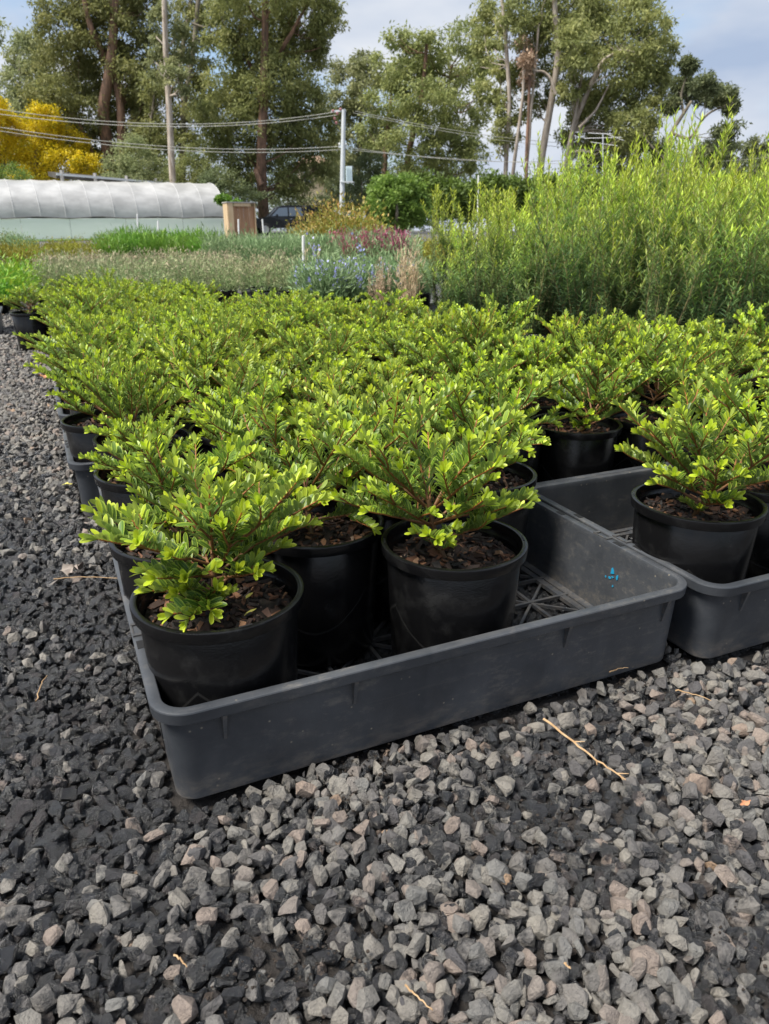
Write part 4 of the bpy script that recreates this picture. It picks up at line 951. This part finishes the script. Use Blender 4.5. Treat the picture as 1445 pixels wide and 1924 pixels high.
tree(311, 'low olive gum top at the far right edge', 70, [([(1420, 420), (1418, 300)], 4, 2)], [(1400, 285, 30, 22), (1435, 275, 28, 26), (1460, 300, 35, 30), (1390, 320, 40, 25)], 'bark_grey', 'gum_dark', group=GT)
tree(318, 'gum rising outside the right edge of the view', 62, [([(1560, 420), (1565, 200), (1570, 60)], 7, 3)], [(1545, 170, 40, 35), (1590, 130, 50, 40), (1580, 220, 60, 40), (1540, 280, 50, 35)], 'bark_pale', 'gum', group=GT)
tree(319, 'gum standing outside the left edge of the view', 62, [([(-90, 420), (-90, 200), (-95, 60)], 8, 3)], [(-80, 40, 50, 45), (-120, 90, 50, 45), (-60, 130, 40, 40), (-100, 180, 60, 45), (-70, 250, 60, 40)], 'bark_red', 'gum', group=GT)
tree(312, 'bright golden yellow autumn tree at the left edge', 60, [([(70, 420), (72, 320), (75, 250)], 6, 2), ([(-10, 420), (-5, 300), (0, 240)], 5, 2)],
     [(20, 215, 30, 25), (55, 225, 35, 30), (90, 228, 32, 28), (115, 265, 35, 35), (10, 250, 45, 35), (60, 270, 50, 35), (105, 300, 50, 30), (40, 310, 50, 30), (-30, 270, 45, 50), (160, 310, 30, 24), (140, 290, 25, 22), (75, 330, 60, 15), (0, 225, 35, 30)], 'bark_grey', 'yellow', name='autumn_tree', dens=2.0, lsz=0.17, droop=0.1, aspect=0.5)
GB = 'dark bushes under the gum trees'
for sd, lb, blobs, m_, D in ((401, 'dark green bush below the yellow tree at left', [(15, 330, 45, 20), (-30, 325, 50, 25)], 'hedge', 47),
    (402, 'grey green bush behind the right half of the greenhouse', [(260, 290, 38, 35), (225, 320, 35, 25), (290, 325, 40, 25), (255, 345, 50, 20)], 'gum_grey', 56),
    (403, 'mid green bush right of the pale straight trunk', [(345, 320, 35, 28), (375, 290, 35, 25), (340, 350, 45, 20), (395, 330, 30, 30)], 'gum', 55),
    (404, 'dark bush between the greenhouse end and the broad gum', [(430, 350, 40, 28), (460, 370, 40, 22), (405, 340, 20, 20)], 'gum_dark', 54),
    (405, 'shadowy bush behind the black ute', [(540, 370, 50, 20), (600, 385, 50, 20), (540, 345, 25, 22), (625, 350, 28, 40), (655, 380, 40, 22)], 'gum_dark', 74),
    (406, 'brownish dark bush right of the power pole', [(680, 340, 30, 35), (665, 375, 35, 25), (700, 310, 25, 25)], 'gum_dark', 60),
    (407, 'light green grass clump over the tan box shed', [(432, 378, 14, 8), (446, 384, 14, 6)], 'grassy', 49)):
    tree(sd, lb, D, [([(blobs[0][0], 420), (blobs[0][0], blobs[0][1])], 2, 1)], blobs, 'bark_grey', m_, name='bush', cat='bush', group=GB, dens=1.6, lsz=0.17, droop=0.2, depth=0.5, nlimb=False, aspect=0.45)
tree(410, 'round bright green bush right of the power pole', 36, [([(745, 425), (745, 380)], 4, 2)], [(745, 360, 42, 32), (715, 375, 26, 28), (775, 372, 28, 30), (745, 395, 50, 26), (712, 400, 28, 24), (782, 400, 28, 24), (745, 415, 55, 18), (720, 345, 22, 15), (770, 345, 25, 14)], 'bark_grey', 'hedge', name='bush', cat='bush', dens=2.0, lsz=0.26, droop=0.0, depth=0.25, nlimb=False, aspect=0.5)
tree(411, 'long clipped olive hedge behind the tall shrubs', 40, [([(850, 425), (850, 390)], 3, 2)], [(x, 372 + 3 * math.sin(x), 42, 38) for x in range(790, 1500, 46)], 'bark_grey', 'hedge', name='hedge', cat='hedge', dens=1.6, lsz=0.34, droop=0.0, depth=0.15, nlimb=False, aspect=0.5, tb=0.3)
# a distant belt of woodland closes the gaps low on the horizon
rr = np.random.default_rng(77); parts = []
for x in np.arange(-300, 1800, 42):
    for y in (400, 350, 312 + 14 * math.sin(x / 90) + (22 if 620 < x < 740 or x > 880 else 0)):
        if y < 345 and 880 < x < 1120: continue
        parts.append(crown_arrays(rr, R(x, y, 105) + FWD * rr.normal(0, 3), np.array([2.8, 2.8, 2.4]), 16, 30, 0.42, 0.3, 0.32, tb=0.4))
tag(link('distant_woodland', leaves_mesh(parts, 'distant_woodland', M['gum_dark'], 0.45)), 'far belt of dark woodland along the horizon', kind='stuff')

# ------------------------------------------------------------------ long poly greenhouse
A_, B_ = G(424, 49), G(-190, 40.5)
ax = B_ - A_; Lg = np.linalg.norm(ax); ax /= Lg; bk = np.array([ax[1], -ax[0], 0]);
if bk @ FWD < 0: bk = -bk
gh = thing('poly_greenhouse', 'long poly tunnel greenhouse with whitish film roof over a white ribbed wall', 'greenhouse', tuple(A_))
WH, RH, WD = 1.12, 2.1, 6.2
prof = [(0.0, WH)] + [(WD / 2 - WD / 2 * math.cos(a) ** 0.9 if a < math.pi / 2 else WD / 2, WH + RH * math.sin(a) ** 0.85) for a in np.linspace(0.08, math.pi / 2 - 0.001, 14)]
prof = prof + [(WD - d, h) for d, h in prof[::-1][1:]]
prof = np.array(prof); nr = 90; b = MB(); rr = np.random.default_rng(9)
V = []
for i in range(nr + 1):
    s = Lg * i / nr; ph = (s % 1.32) / 1.32
    sag = -0.03 * math.sin(math.pi * ph)
    for k, (d, h) in enumerate(prof):
        fr = math.sin(math.pi * k / (len(prof) - 1)); V.append(ax * s + bk * (d - sag * 0.6) + np.array([0, 0, h + sag * fr + (0.05 * math.sin(s * 1.9) + 0.03 * math.sin(s * 4.3) if k in (0, len(prof) - 1) else 0) + rr.normal(0, 0.006)]))
n_ = len(prof); f = [[i * n_ + k, i * n_ + k + 1, (i + 1) * n_ + k + 1, (i + 1) * n_ + k] for i in range(nr) for k in range(n_ - 1)]
b.add(np.array(V), np.array(f)); ov = b.build('film_roof', M['poly'], gh, True)
b = MB(); endv = [bk * d + np.array([0, 0, h]) for d, h in prof]; b.add(np.array(endv + [bk * WD, bk * 0.0]), [np.arange(len(endv) + 2)[None]]); b.build('end_wall', M['poly'], gh)
for i in range(int(Lg / 1.32) + 1):
    q = np.array([ax * (i * 1.32) + bk * d + np.array([0, 0, h + 0.02]) + (-bk * 0.03 if k < 4 else 0) for k, (d, h) in enumerate(prof)])
    bb = MB(); Vt, ft = tube(q, 0.010, 5); bb.add(Vt, ft); bb.build('hoop', M['hoopm'], gh)
nsh = 0; s = 0.0; rr = np.random.default_rng(2)
while s < Lg:
    e = min(Lg, s + rr.uniform(2.3, 3.6)); bb = MB(); rows = np.arange(0, WH + 0.001, 0.038)
    off = 0.0035 * np.cos(np.arange(len(rows)) * math.pi) + rr.normal(0, 0.004)
    V = np.array([p + np.array([0, 0, h]) - bk * (0.03 + o_) for h, o_ in zip(rows, off) for p in (ax * (s + 0.01), ax * (e - 0.005))])
    bb.add(V, np.array([[2 * k, 2 * k + 1, 2 * k + 3, 2 * k + 2] for k in range(len(rows) - 1)])); bb.build('wall_sheet', M['corrugated'], gh); s = e
bb = MB(); q = np.array([ax * s + np.array([0, 0, WH + 0.02 + 0.04 * math.sin(s * 1.9)]) - bk * 0.06 for s in np.linspace(0, Lg, 80)]); bb.add(*tube(q, 0.022, 5)); bb.build('rope', M['darkroof'], gh)
# open shed behind it
sh = thing('open_shed', 'low open shed with a dark sloping roof on grey posts behind the greenhouse', 'shed', tuple(G(250, 60)))
o0 = np.array(G(250, 60)); p0, p1 = R(105, 326, 50), R(400, 350, 58)
rb = MB(); wv = bk * 4.0
for t0, t1 in ((0, 1),):
    V = np.array([p0, p1, p1 + wv + [0, 0, 0.35], p0 + wv + [0, 0, 0.35]]) - o0; V = np.concatenate([V, V + [0, 0, -0.28]]); rb.add(V, np.array([[0, 1, 2, 3], [4, 7, 6, 5], [0, 4, 5, 1], [1, 5, 6, 2], [2, 6, 7, 3], [3, 7, 4, 0]]))
rb.build('roof', M['darkroof'], sh)
for k in range(6):
    q = p0 + (p1 - p0) * (0.03 + k * 0.19); bb = MB(); bb.add(*box(tuple(np.array([q[0], q[1], q[2] / 2 + 0.1]) - o0 - bk * 0.15), (0.16, 0.16, q[2] + 0.2), -YAW)); bb.build('post', M['greywood'], sh)
bb = MB(); bb.add(*bar(p0 - o0 - bk * 0.2 + [0, 0, -0.05], p1 - o0 - bk * 0.2 + [0, 0, -0.05], 0.06, 0.12)); bb.build('gutter', M['galv'], sh)

# tan box shed
c0 = np.array(G(452, 45.0)); bs = thing('box_shed', 'tan plywood box shed with brown boards inside, at the greenhouse end', 'shed', tuple(c0), -YAW + 0.42)
W2, D2, H2 = 0.78, 0.55, 1.90
for nm, c_, s_, m_ in (('side_panel', (-W2, 0, H2 / 2), (0.05, 2 * D2, H2), 'plywood'), ('side_panel', (W2, 0, H2 / 2), (0.05, 2 * D2, H2), 'plywood'), ('top_panel', (0, 0, H2 + 0.03), (2 * W2 + 0.12, 2 * D2 + 0.15, 0.05), 'greywood'), ('floor_panel', (0, 0, 0.05), (2 * W2 - 0.06, 2 * D2, 0.06), 'plywood'), ('front_frame', (-W2 + 0.16, -D2 - 0.02, H2 / 2), (0.28, 0.03, H2 - 0.02), 'plywood'), ('front_frame', (0.05, -D2 - 0.02, H2 - 0.1), (2 * W2 - 0.6, 0.03, 0.16), 'plywood')):
    bb = MB(); bb.add(*box(c_, s_)); bb.build(nm, M[m_], bs)
for k in range(8):
    bb = MB(); bb.add(*box((-W2 + 0.30 + k * 0.155 + 0.07, -D2 + 0.12 + (k % 2) * 0.012, H2 / 2 - 0.06), (0.148, 0.02, H2 - 0.22))); bb.build('plank', M['brownwood'], bs)

# ------------------------------------------------------------------ black ute, white trailer, house
def car(px, D, rz, label):
    c = np.array(G(px, D)); t = thing('parked_ute', label, 'ute', tuple(c), rz)
    outline = [(-2.55, 0.45), (-2.55, 0.88), (-2.45, 1.02), (-1.45, 1.16), (-0.80, 1.78), (-0.55, 1.86), (0.75, 1.88), (0.95, 1.80), (1.0, 1.12), (1.02, 0.45)]
    def prism(ol, w_, m_, nm, y0=0, smooth=False):
        n = len(ol); V = np.array([(x, y0 - w_ / 2 * (1 if z < 1.2 else 0.90), z) for x, z in ol] + [(x, y0 + w_ / 2 * (1 if z < 1.2 else 0.90), z) for x, z in ol])
        bb = MB(); bb.add(V, [np.arange(n)[None], (np.arange(n)[::-1] + n)[None], np.stack([np.arange(n), (np.arange(n) + 1) % n, (np.arange(n) + 1) % n + n, np.arange(n) + n], -1)]); return bb.build(nm, M[m_], t)
    prism(outline, 1.86, 'blackpaint', 'body')
    for sg in (-1, 1):
        for ol, nm in (([(-1.30, 1.20), (-0.78, 1.70), (-0.20, 1.74), (-0.20, 1.20)], 'side_window'), ([(-0.10, 1.20), (-0.10, 1.74), (0.72, 1.74), (0.84, 1.20)], 'side_window')):
            V = np.array([(x, sg * (0.93 - 0.093 * (z - 1.12) / 0.7 * 1.0 + 0.012), z) for x, z in ol]); bb = MB(); bb.add(V, np.array([[0, 1, 2, 3]])); bb.build(nm, M['glass'], t)
        for x in (-1.75, 1.75):
            w_ = MB(); Vw, fw = lathe([(0.0, -0.12), (0.22, -0.12), (0.36, -0.11), (0.38, -0.08), (0.38, 0.08), (0.36, 0.11), (0.22, 0.12), (0.0, 0.12)], 22); Vw = Vw[:, [0, 2, 1]]; w_.add(Vw + [x, sg * 0.84, 0.38], fw); wo = w_.build('wheel', M['tyre'], t)
            w2 = MB(); Vw, fw = lathe([(0.0, 0.0), (0.20, 0.0), (0.23, 0.012), (0.23, 0.02)], 18); Vw = Vw[:, [0, 2, 1]]; Vw[:, 1] *= sg; w2.add(Vw + [x, sg * 0.965, 0.38], fw); w2.build('rim', M['rimmetal'], wo)
        bb = MB(); bb.add(*box((-0.95, sg * 1.03, 1.22), (0.12, 0.18, 0.16))); bb.build('mirror', M['blackpaint'], t)
        bb = MB(); bb.add(*box((-2.53, sg * 0.68, 0.85), (0.08, 0.34, 0.15))); bb.build('headlight', M['glass'], t)
        bb = MB(); bb.add(*box((0.02, sg * 0.945, 1.02), (0.16, 0.02, 0.03))); bb.build('handle', M['rimmetal'], t)
    V = np.array([(-1.40, -0.80, 1.19), (-1.40, 0.80, 1.19), (-0.80, 0.74, 1.755), (-0.80, -0.74, 1.755)]); V[:, 0] -= 0.012; V[:, 2] += 0.012; bb = MB(); bb.add(V, np.array([[0, 1, 2, 3]])); bb.build('windscreen', M['glass'], t)
    bb = MB(); bb.add(*box((1.95, 0, 0.62), (1.80, 1.84, 0.30))); bb.build('tray_base', M['blackpaint'], t)
    bb = MB(); bb.add(*box((1.98, 0, 1.34), (1.78, 1.90, 1.12))); cp = bb.build('canopy', M['blackpaint'], t)
    for sg in (-1, 1):
        bb = MB(); bb.add(*box((1.98, sg * 0.958, 1.34), (1.60, 0.012, 0.94))); bb.build('canopy_door', M['blackpaint'], t)
        bb = MB(); bb.add(*box((1.75, sg * 0.97, 1.0), (0.12, 0.02, 0.08))); bb.build('latch', M['rimmetal'], t)
    bb = MB(); bb.add(*box((-2.58, 0, 0.55), (0.12, 1.8, 0.24))); bb.build('bumper', M['blackpaint'], t)
    return t
car(543, 54, -YAW + 0.30, 'black ute with boxy black canopy parked under the broad gum')
c = np.array(G(742, 41)); tr = thing('white_trailer', 'low white trailer with panel sides beside the round bush', 'trailer', tuple(c), -YAW - 0.1)
for nm, c_, s_, m_ in (('side_panel', (0, -0.7, 0.62), (1.75, 0.04, 0.58), 'whitepaint'), ('side_panel', (0, 0.7, 0.62), (1.75, 0.04, 0.58), 'whitepaint'), ('end_panel', (-0.87, 0, 0.62), (0.04, 1.36, 0.56), 'whitepaint'), ('end_panel', (0.87, 0, 0.62), (0.04, 1.36, 0.56), 'whitepaint'), ('deck', (0, 0, 0.36), (1.7, 1.36, 0.05), 'galv'), ('drawbar', (-1.3, 0, 0.34), (0.9, 0.08, 0.08), 'galv'), ('mudguard', (0.15, -0.84, 0.60), (0.72, 0.22, 0.04), 'whitepaint')):
    bb = MB(); bb.add(*box(c_, s_)); bb.build(nm, M[m_], tr)
for k in (-0.45, 0.0, 0.45):
    bb = MB(); bb.add(*box((k, -0.73, 0.62), (0.04, 0.03, 0.56))); bb.build('stay', M['galv'], tr)
for sg in (-1, 1):
    w_ = MB(); Vw, fw = lathe([(0.0, -0.09), (0.16, -0.09), (0.28, -0.08), (0.29, 0.0), (0.28, 0.08), (0.16, 0.09), (0.0, 0.09)], 20); w_.add(Vw[:, [0, 2, 1]] + [0.15, sg * 0.84, 0.29], fw); w_.build('wheel', M['tyre'], tr)
c = np.array(G(575, 82)); hs = thing('house', 'cream walled house with a dark window glimpsed between the gums', 'house', tuple(c), -YAW + 0.15)
hz = R(575, 318, 82)[2]
bb = MB(); bb.add(*box((1.2, 3, hz / 2), (3.2, 6, hz))); bb.build('wall', M['cream'], hs)
bb = MB(); ze = hz; V = np.array([(-0.9, -0.6, ze), (3.3, -0.6, ze), (3.3, 6.6, ze), (-0.9, 6.6, ze), (0.6, 3, ze + 1.1), (1.8, 3, ze + 1.1)]); bb.add(V, [np.array([[0, 1, 5, 4], [2, 3, 4, 5], [0, 3, 2, 1]]), np.array([[1, 2, 5], [3, 0, 4]])]); bb.build('roof', M['rooftile'], hs)
for xx in (0.35, 2.0):
    bb = MB(); bb.add(*box((xx, -0.02, hz - 1.15), (0.75, 0.08, 1.1))); wn = bb.build('window', M['whitepaint'], hs); bb = MB(); bb.add(*box((xx, -0.07, hz - 1.15), (0.62, 0.03, 0.98))); bb.build('pane', M['glass'], wn)

# ------------------------------------------------------------------ power pole, cables, aerial, stakes
DP = 46; c = np.array(G(641, DP)); pp = thing('power_pole', 'grey power pole carrying a pale blue transformer box', 'power pole', tuple(c)); mpp = DP / 1530
top = R(646, 206, DP) - c; bb = MB(); bb.add(*tube(np.array([[0, 0, -0.1], top * 0.5, top]), [5.2 * mpp, 4.6 * mpp, 3.8 * mpp], 12)); bb.build('pole', M['galv'], pp, True)
rt = np.array([cy_, -sy_, 0])
def at(px, py, D=DP): return R(px, py, D) - c
bb = MB(); bb.add(*bar(at(622, 210), at(650, 207), 0.09, 0.10)); bb.build('crossarm', M['galv'], pp)
bb = MB(); bb.add(*bar(at(636, 276), at(652, 276), 0.08, 0.10)); bb.build('crossarm', M['galv'], pp)
for a, b_ in ((626, 212), (634, 216), (640, 209), (629, 226), (632, 234)):
    bb = MB(); V, f = lathe([(0.0, 0.16), (0.05, 0.15), (0.09, 0.11), (0.05, 0.09), (0.09, 0.05), (0.05, 0.03), (0.0, 0.0)], 10); bb.add(V + at(a, b_), f); bb.build('insulator', M['insulator'], pp, True)
for a, b_ in ((638, 273), (650, 273)):
    bb = MB(); V, f = lathe([(0.0, 0.12), (0.05, 0.11), (0.07, 0.06), (0.04, 0.0)], 10); bb.add(V + at(a, b_), f); bb.build('insulator', M['whitepaint'], pp, True)
bb = MB(); bb.add(*tube([at(634, 238), at(637, 248), at(643, 240)], 0.02, 5)); bb.build('drop_wire', M['darkroof'], pp)
bb = MB(); bb.add(*box(tuple(at(656, 327)), (0.36, 0.34, 0.80), -YAW)); tf = bb.build('transformer', M['transformer'], pp)
for k in range(4):
    bb = MB(); bb.add(*box(tuple(at(652 + 3.0 * k, 327) - FWD * 0.19), (0.02, 0.05, 0.70), -YAW)); bb.build('fin', M['transformer'], tf)
bb = MB(); bb.add(*bar(at(640, 342), at(664, 342), 0.4, 0.06)); bb.build('bracket', M['galv'], pp)
def cable(p, q, mid, n=28, rad=0.016):
    """a hanging wire from p to q through the dip at mid"""
    t = np.linspace(0, 1, n)[:, None]; dip = (np.array(mid) - (np.array(p) + np.array(q)) / 2); pts = np.array(p) * (1 - t) + np.array(q) * t + 4 * t * (1 - t) * dip
    b = MB(); b.add(*tube(pts, rad, 5)); return b
def span(x0, y0, D0, x1, y1, D1, xm, ym, lb, g_, rad=0.016):
    m_ = R(xm, ym, (D0 + D1) / 2); p, q = R(x0, y0, D0), R(x1, y1, D1)
    # mid point of the chord carries the sag; solve the height there
    mid = (p + q) / 2; mid[2] = m_[2]
    tag(cable(p, q, mid, rad=rad).build('power_cable', M['cable'], None, True), lb, 'cable', g_)
gc = 'overhead power cables'
span(-60, 196, 38, 626, 211, DP, 290, 233, 'uppermost wire left of the power pole, over the gum trunks', gc)
span(-60, 206, 39, 634, 216, DP, 300, 238, 'second wire from the top left of the power pole', gc)
span(-60, 229, 38, 638, 275, DP, 300, 276, 'upper wire of the lower pair left of the power pole', gc)
span(-60, 236, 39, 641, 281, DP + 0.4, 300, 282, 'lowest wire left of the power pole, above the greenhouse roof', gc)
span(668, 209, DP, 1150, 272, 62, 880, 258, 'upper wire right of the power pole crossing the rounded gum', gc, 0.014)
span(664, 212, DP, 1150, 282, 63, 880, 264, 'second wire right of the power pole crossing the rounded gum', gc, 0.014)
span(650, 276, DP, 1200, 286, 60, 900, 304, 'upper of the low pair of wires right of the power pole', gc, 0.014)
span(650, 281, DP, 1500, 290, 66, 900, 309, 'lowest wire running right behind the tall shrubs', gc, 0.014)
ca = np.array(G(1135, 30)); ta = thing('tv_aerial', 'thin white television aerial above the tall shrubs', 'aerial', tuple(ca))
def aa(px, py): return R(px, py, 30) - ca
bb = MB(); bb.add(*tube([np.zeros(3), aa(1133, 250)], 0.018, 6)); bb.build('mast', M['galv'], ta)
for p_, q_ in (((1098, 260), (1168, 258)), ((1105, 250), (1150, 252)), ((1110, 267), (1160, 274)), ((1140, 252), (1172, 264))):
    bb = MB(); bb.add(*tube([aa(*p_), aa(*q_)], 0.010, 5)); bb.build('rod', M['whitepaint'], ta)
gs = 'short white stakes marking the plant rows'
for (x, y0, y1, D, lb) in ((297, 415, 455, 19, 'white stake in front of the greenhouse wall'), (493, 412, 452, 19, 'leaning white stake in front of the black ute'), (448, 412, 450, 19, 'white stake before the tan box shed'), (570, 443, 490, 10, 'tallest white stake, left of the red tipped bush'), (408, 446, 464, 16, 'short white stake stump beside the green row'), (258, 402, 442, 24, 'thin white stake against the greenhouse wall'), (899, 330, 465, 5.6, 'tall white pole standing among the left end of the tall shrubs')):
    p, q = R(x + (4 if x == 493 else 0), y1, D), R(x, y0, D); p[2] = min(p[2], 0.15); b = MB(); b.add(*tube([p, q], 0.020 if D > 8 else 0.006, 8)); V, f = lathe([(0.0, 0.006), (0.022, 0.0)] if D > 8 else [(0, 0.003), (0.0066, 0)], 8); b.add(V + q, f)
    tag(b.build('stake', M['whitepaint'], None, True), lb, 'stake', gs)

# ------------------------------------------------------------------ middle beds of small plants
def tuft(seed, ht, rad, n, lsz, asp, tb=0.5, spike=0.0, tr=0.45, up=1.2, lo=0.1):
    rr = np.random.default_rng(seed); k = max(6, n // 16); st = nrm(rr.normal(0, 1, (k, 3)) * [1, 1, 0.4] + [0, 0, up]); L_ = ht * rr.uniform(0.6, 1.05, k)
    i = rr.integers(0, k, n); t = rr.uniform(lo, 1, n) ** 0.8; p = st[i] * (L_[i] * t)[:, None] + rr.normal(0, rad * 0.16, (n, 3)); lat = np.hypot(p[:, 0], p[:, 1]); s = np.minimum(1, rad / np.maximum(lat, 1e-6)); p[:, :2] *= s[:, None]; p[:, 2] = np.clip(p[:, 2], 0.02, None)
    d = nrm(st[i] * 0.8 + rr.normal(0, 0.5, (n, 3)) + [0, 0, 0.35]); nn = rr.normal(0, 1, (n, 3)) + [0, 0, 0.6]
    return p, d, nn, rr.uniform(0.7, 1.3, n) * lsz, np.clip(tb - tr / 2 + tr * t + rr.normal(0, 0.12, n), 0, 1)
VAR = {}
def variants(key, m_, asp, **k):
    VAR[key] = [leaves_mesh([tuft(500 + i * 7 + len(VAR) * 31, asp=asp, **k)], 'foliage', M[m_], asp) for i in range(4)]
variants('heath', 'heath', 0.28, ht=0.34, rad=0.16, n=900, lsz=0.032)
variants('heath2', 'heath', 0.28, ht=0.30, rad=0.16, n=900, lsz=0.030, tb=0.75)
variants('moss', 'moss', 0.30, ht=0.42, rad=0.24, n=1100, lsz=0.045)
variants('grassy', 'grassy', 0.14, ht=0.48, rad=0.26, n=1100, lsz=0.10, up=1.8)
variants('grey', 'greygreen', 0.16, ht=0.46, rad=0.25, n=1100, lsz=0.08, up=1.8)
variants('straw', 'straw', 0.10, ht=0.46, rad=0.065, n=420, lsz=0.05, up=4.0)
variants('maroon', 'maroon', 0.30, ht=0.50, rad=0.16, n=500, lsz=0.050, up=3.0, lo=0.45)
variants('blue', 'blueflower', 0.9, ht=0.60, rad=0.20, n=110, lsz=0.028, up=1.4, lo=0.6)
variants('fern', 'fern', 0.25, ht=0.42, rad=0.30, n=900, lsz=0.06, up=0.8)
variants('photinia', 'photinia', 0.38, ht=1.0, rad=0.6, n=2600, lsz=0.075, up=0.9)
potfar = MB(); potfar.add(*lathe([(0.0, 0.0), (0.07, 0.0), (0.085, 0.14), (0.092, 0.142), (0.092, 0.155), (0.086, 0.155), (0.082, 0.14), (0.0, 0.14)], 14)); me_potfar = potfar.mesh('pot', M['pot'], True)
def bedplant(key, x, y, label, group, cat='plant', sc=1.0, pot=True, name='bed_plant', extra=None, zs=None):
    t = thing(name, label, cat, (x, y, 0), random.uniform(0, 6.28), group)
    if pot: link('pot', me_potfar, t)
    o = link('foliage', VAR[key][random.randrange(4)], t, (0, 0, 0.12 if pot else 0)); o.scale = (sc, sc, (zs or sc) * random.uniform(0.85, 1.12)); o['kind'] = 'stuff'
    for e in extra or []:
        o = link('flower_heads', VAR[e][random.randrange(4)], t, (0, 0, 0.12 if pot else 0)); o.scale = (sc, sc, sc); o['kind'] = 'stuff'
    return t
def row(key, x0, x1, D0, D1, dx, dd, label, group, **k):
    D = D0
    while D <= D1:
        step = dx / D * 1497; x = x0 + random.uniform(0, step)
        while x < x1:
            q = G(x, D + random.uniform(-dd, dd) * 0.25); bedplant(key, q[0], q[1], label, group, **k); x += step * random.uniform(0.85, 1.15)
        D += dd
row('heath', 62, 560, 6.6, 8.4, 0.27, 0.42, 'one of the sandy pink and green heath plants behind the lime bed', 'heath plants in the middle row')
row('heath2', 60, 460, 8.9, 9.9, 0.28, 0.5, 'one of the pale dry heath plants at the back of the heath row', 'pale heath plants', sc=1.0)
row('moss', 52, 185, 12.2, 14.5, 0.42, 0.8, 'one of the yellow green feathery plants in front of the greenhouse at left', 'yellow green plants', sc=0.95)
row('grassy', 190, 405, 12.5, 16.0, 0.42, 0.85, 'one of the grassy green plants in front of the greenhouse', 'grassy green plants')
row('moss', 60, 150, 18, 19, 0.45, 0.8, 'one of the dull mossy plants at the foot of the greenhouse', 'mossy plants by the greenhouse', sc=0.8)
row('grey', 405, 640, 10.6, 14.6, 0.42, 0.8, 'one of the grey green spiky plants left of the red tipped bush', 'grey green plants')
row('grey', 580, 830, 6.2, 9.2, 0.34, 0.75, 'one of the grey green plants standing among blue flowers', 'grey green plants near the flowers', sc=0.50)
row('maroon', 635, 755, 9.2, 10.6, 0.22, 0.45, 'one of the plants with maroon flower spikes', 'maroon flowering plants', extra=['grey'], name='flowering_plant')
for (x, D) in ((590, 5.6), (612, 5.5), (634, 5.7), (600, 6.0), (622, 6.0), (655, 6.2), (690, 6.0), (662, 5.7), (735, 5.9), (752, 6.2)):
    q = G(x, D); bedplant('grey', q[0], q[1], 'one of the low plants dotted with violet blue flowers', 'blue flowering plants', sc=0.72, extra=['blue'], name='flowering_plant')
gd = 'dry straw coloured tufts'
for (x, D, sc, lb) in ((765, 4.9, 1.0, 'tall dry straw tuft at the left end of the tall shrubs'), (778, 5.0, 0.95, 'dry straw tuft touching the tall shrubs'), (585, 6.0, 0.8, 'dry brown tuft below the white stake'), (500, 7.0, 0.7, 'dry brown tuft behind the lime bed, left of the white stake'), (480, 7.4, 0.75, 'dry brown tuft nearest the grey green row'), (705, 5.2, 0.62, 'short dry tuft between the blue flowers'), (720, 5.3, 0.72, 'russet dry tuft right of the blue flowers'), (235, 4.75, 0.62, 'small dry tuft poking up through the lime bed')):
    q = G(x, D); bedplant('straw', q[0], q[1], lb, gd, sc=sc, name='dry_tuft', cat='dry plant')
row('grey', 0, 44, 15, 18, 0.4, 0.9, 'one of the grey plants along the far left of the path', 'plants left of the path')
row('moss', -60, 38, 10.5, 13, 0.4, 0.8, 'one of the straw green plants left of the path', 'straw green plants left of the path')
for k_, (x, D, key, lb) in enumerate(((-4, 6.5, 'fern', 'feathery bright green fern at the left picture edge'), (-30, 6.1, 'fern', 'bright fern just outside the left edge'), (14, 7.6, 'fern', 'yellowish fern behind the bright one at left'), (-20, 8.6, 'heath', 'sparse heath plant left of the path'))):
    q = G(x, D); bedplant(key, q[0], q[1], lb, 'ferns left of the path', name='fern_plant', cat='fern', sc=1.0, zs=0.75)
for k_, (x, D, sc, lb) in enumerate(((645, 20, 1.35, 'middle red tipped bush right under the power pole'), (600, 19.6, 1.3, 'left red tipped bush before the black ute'), (688, 20.4, 1.15, 'right red tipped bush by the white trailer'), (622, 21, 1.5, 'rear red tipped bush with the highest top'), (665, 21, 1.35, 'rear red tipped bush behind the pole foot'), (560, 19, 0.55, 'small reddish bush at the left end of the red tipped ones'))):
    q = G(x, D); t = bedplant('photinia', q[0], q[1], lb, 'red tipped bushes below the power pole', name='red_tipped_bush', cat='bush', sc=sc, pot=False)
row('moss', 765, 850, 11, 15, 0.4, 0.9, 'one of the lime plants glimpsed left of the tall shrubs', 'lime plants left of the tall shrubs')
for k_, x in enumerate((196, 214, 232)):
    q = G(x, 22); bedplant('grey', q[0], q[1], 'one of the pale grass clumps against the greenhouse wall', 'pale grass clumps by the greenhouse', sc=1.35, pot=False)
# black planting trays seen beyond the bed
for (x0, x1, D, lb) in ((525, 600, 6.6, 'dark tray among the heath plants left of the white stake'),):
    q = G((x0 + x1) / 2, D); t = make_tray(q[0] - 0.4, q[1], lb, None, detail=False)
print('objects', len(bpy.data.objects), 'tris', sum(len(m.loops) - 2 * len(m.polygons) for m in bpy.data.meshes))
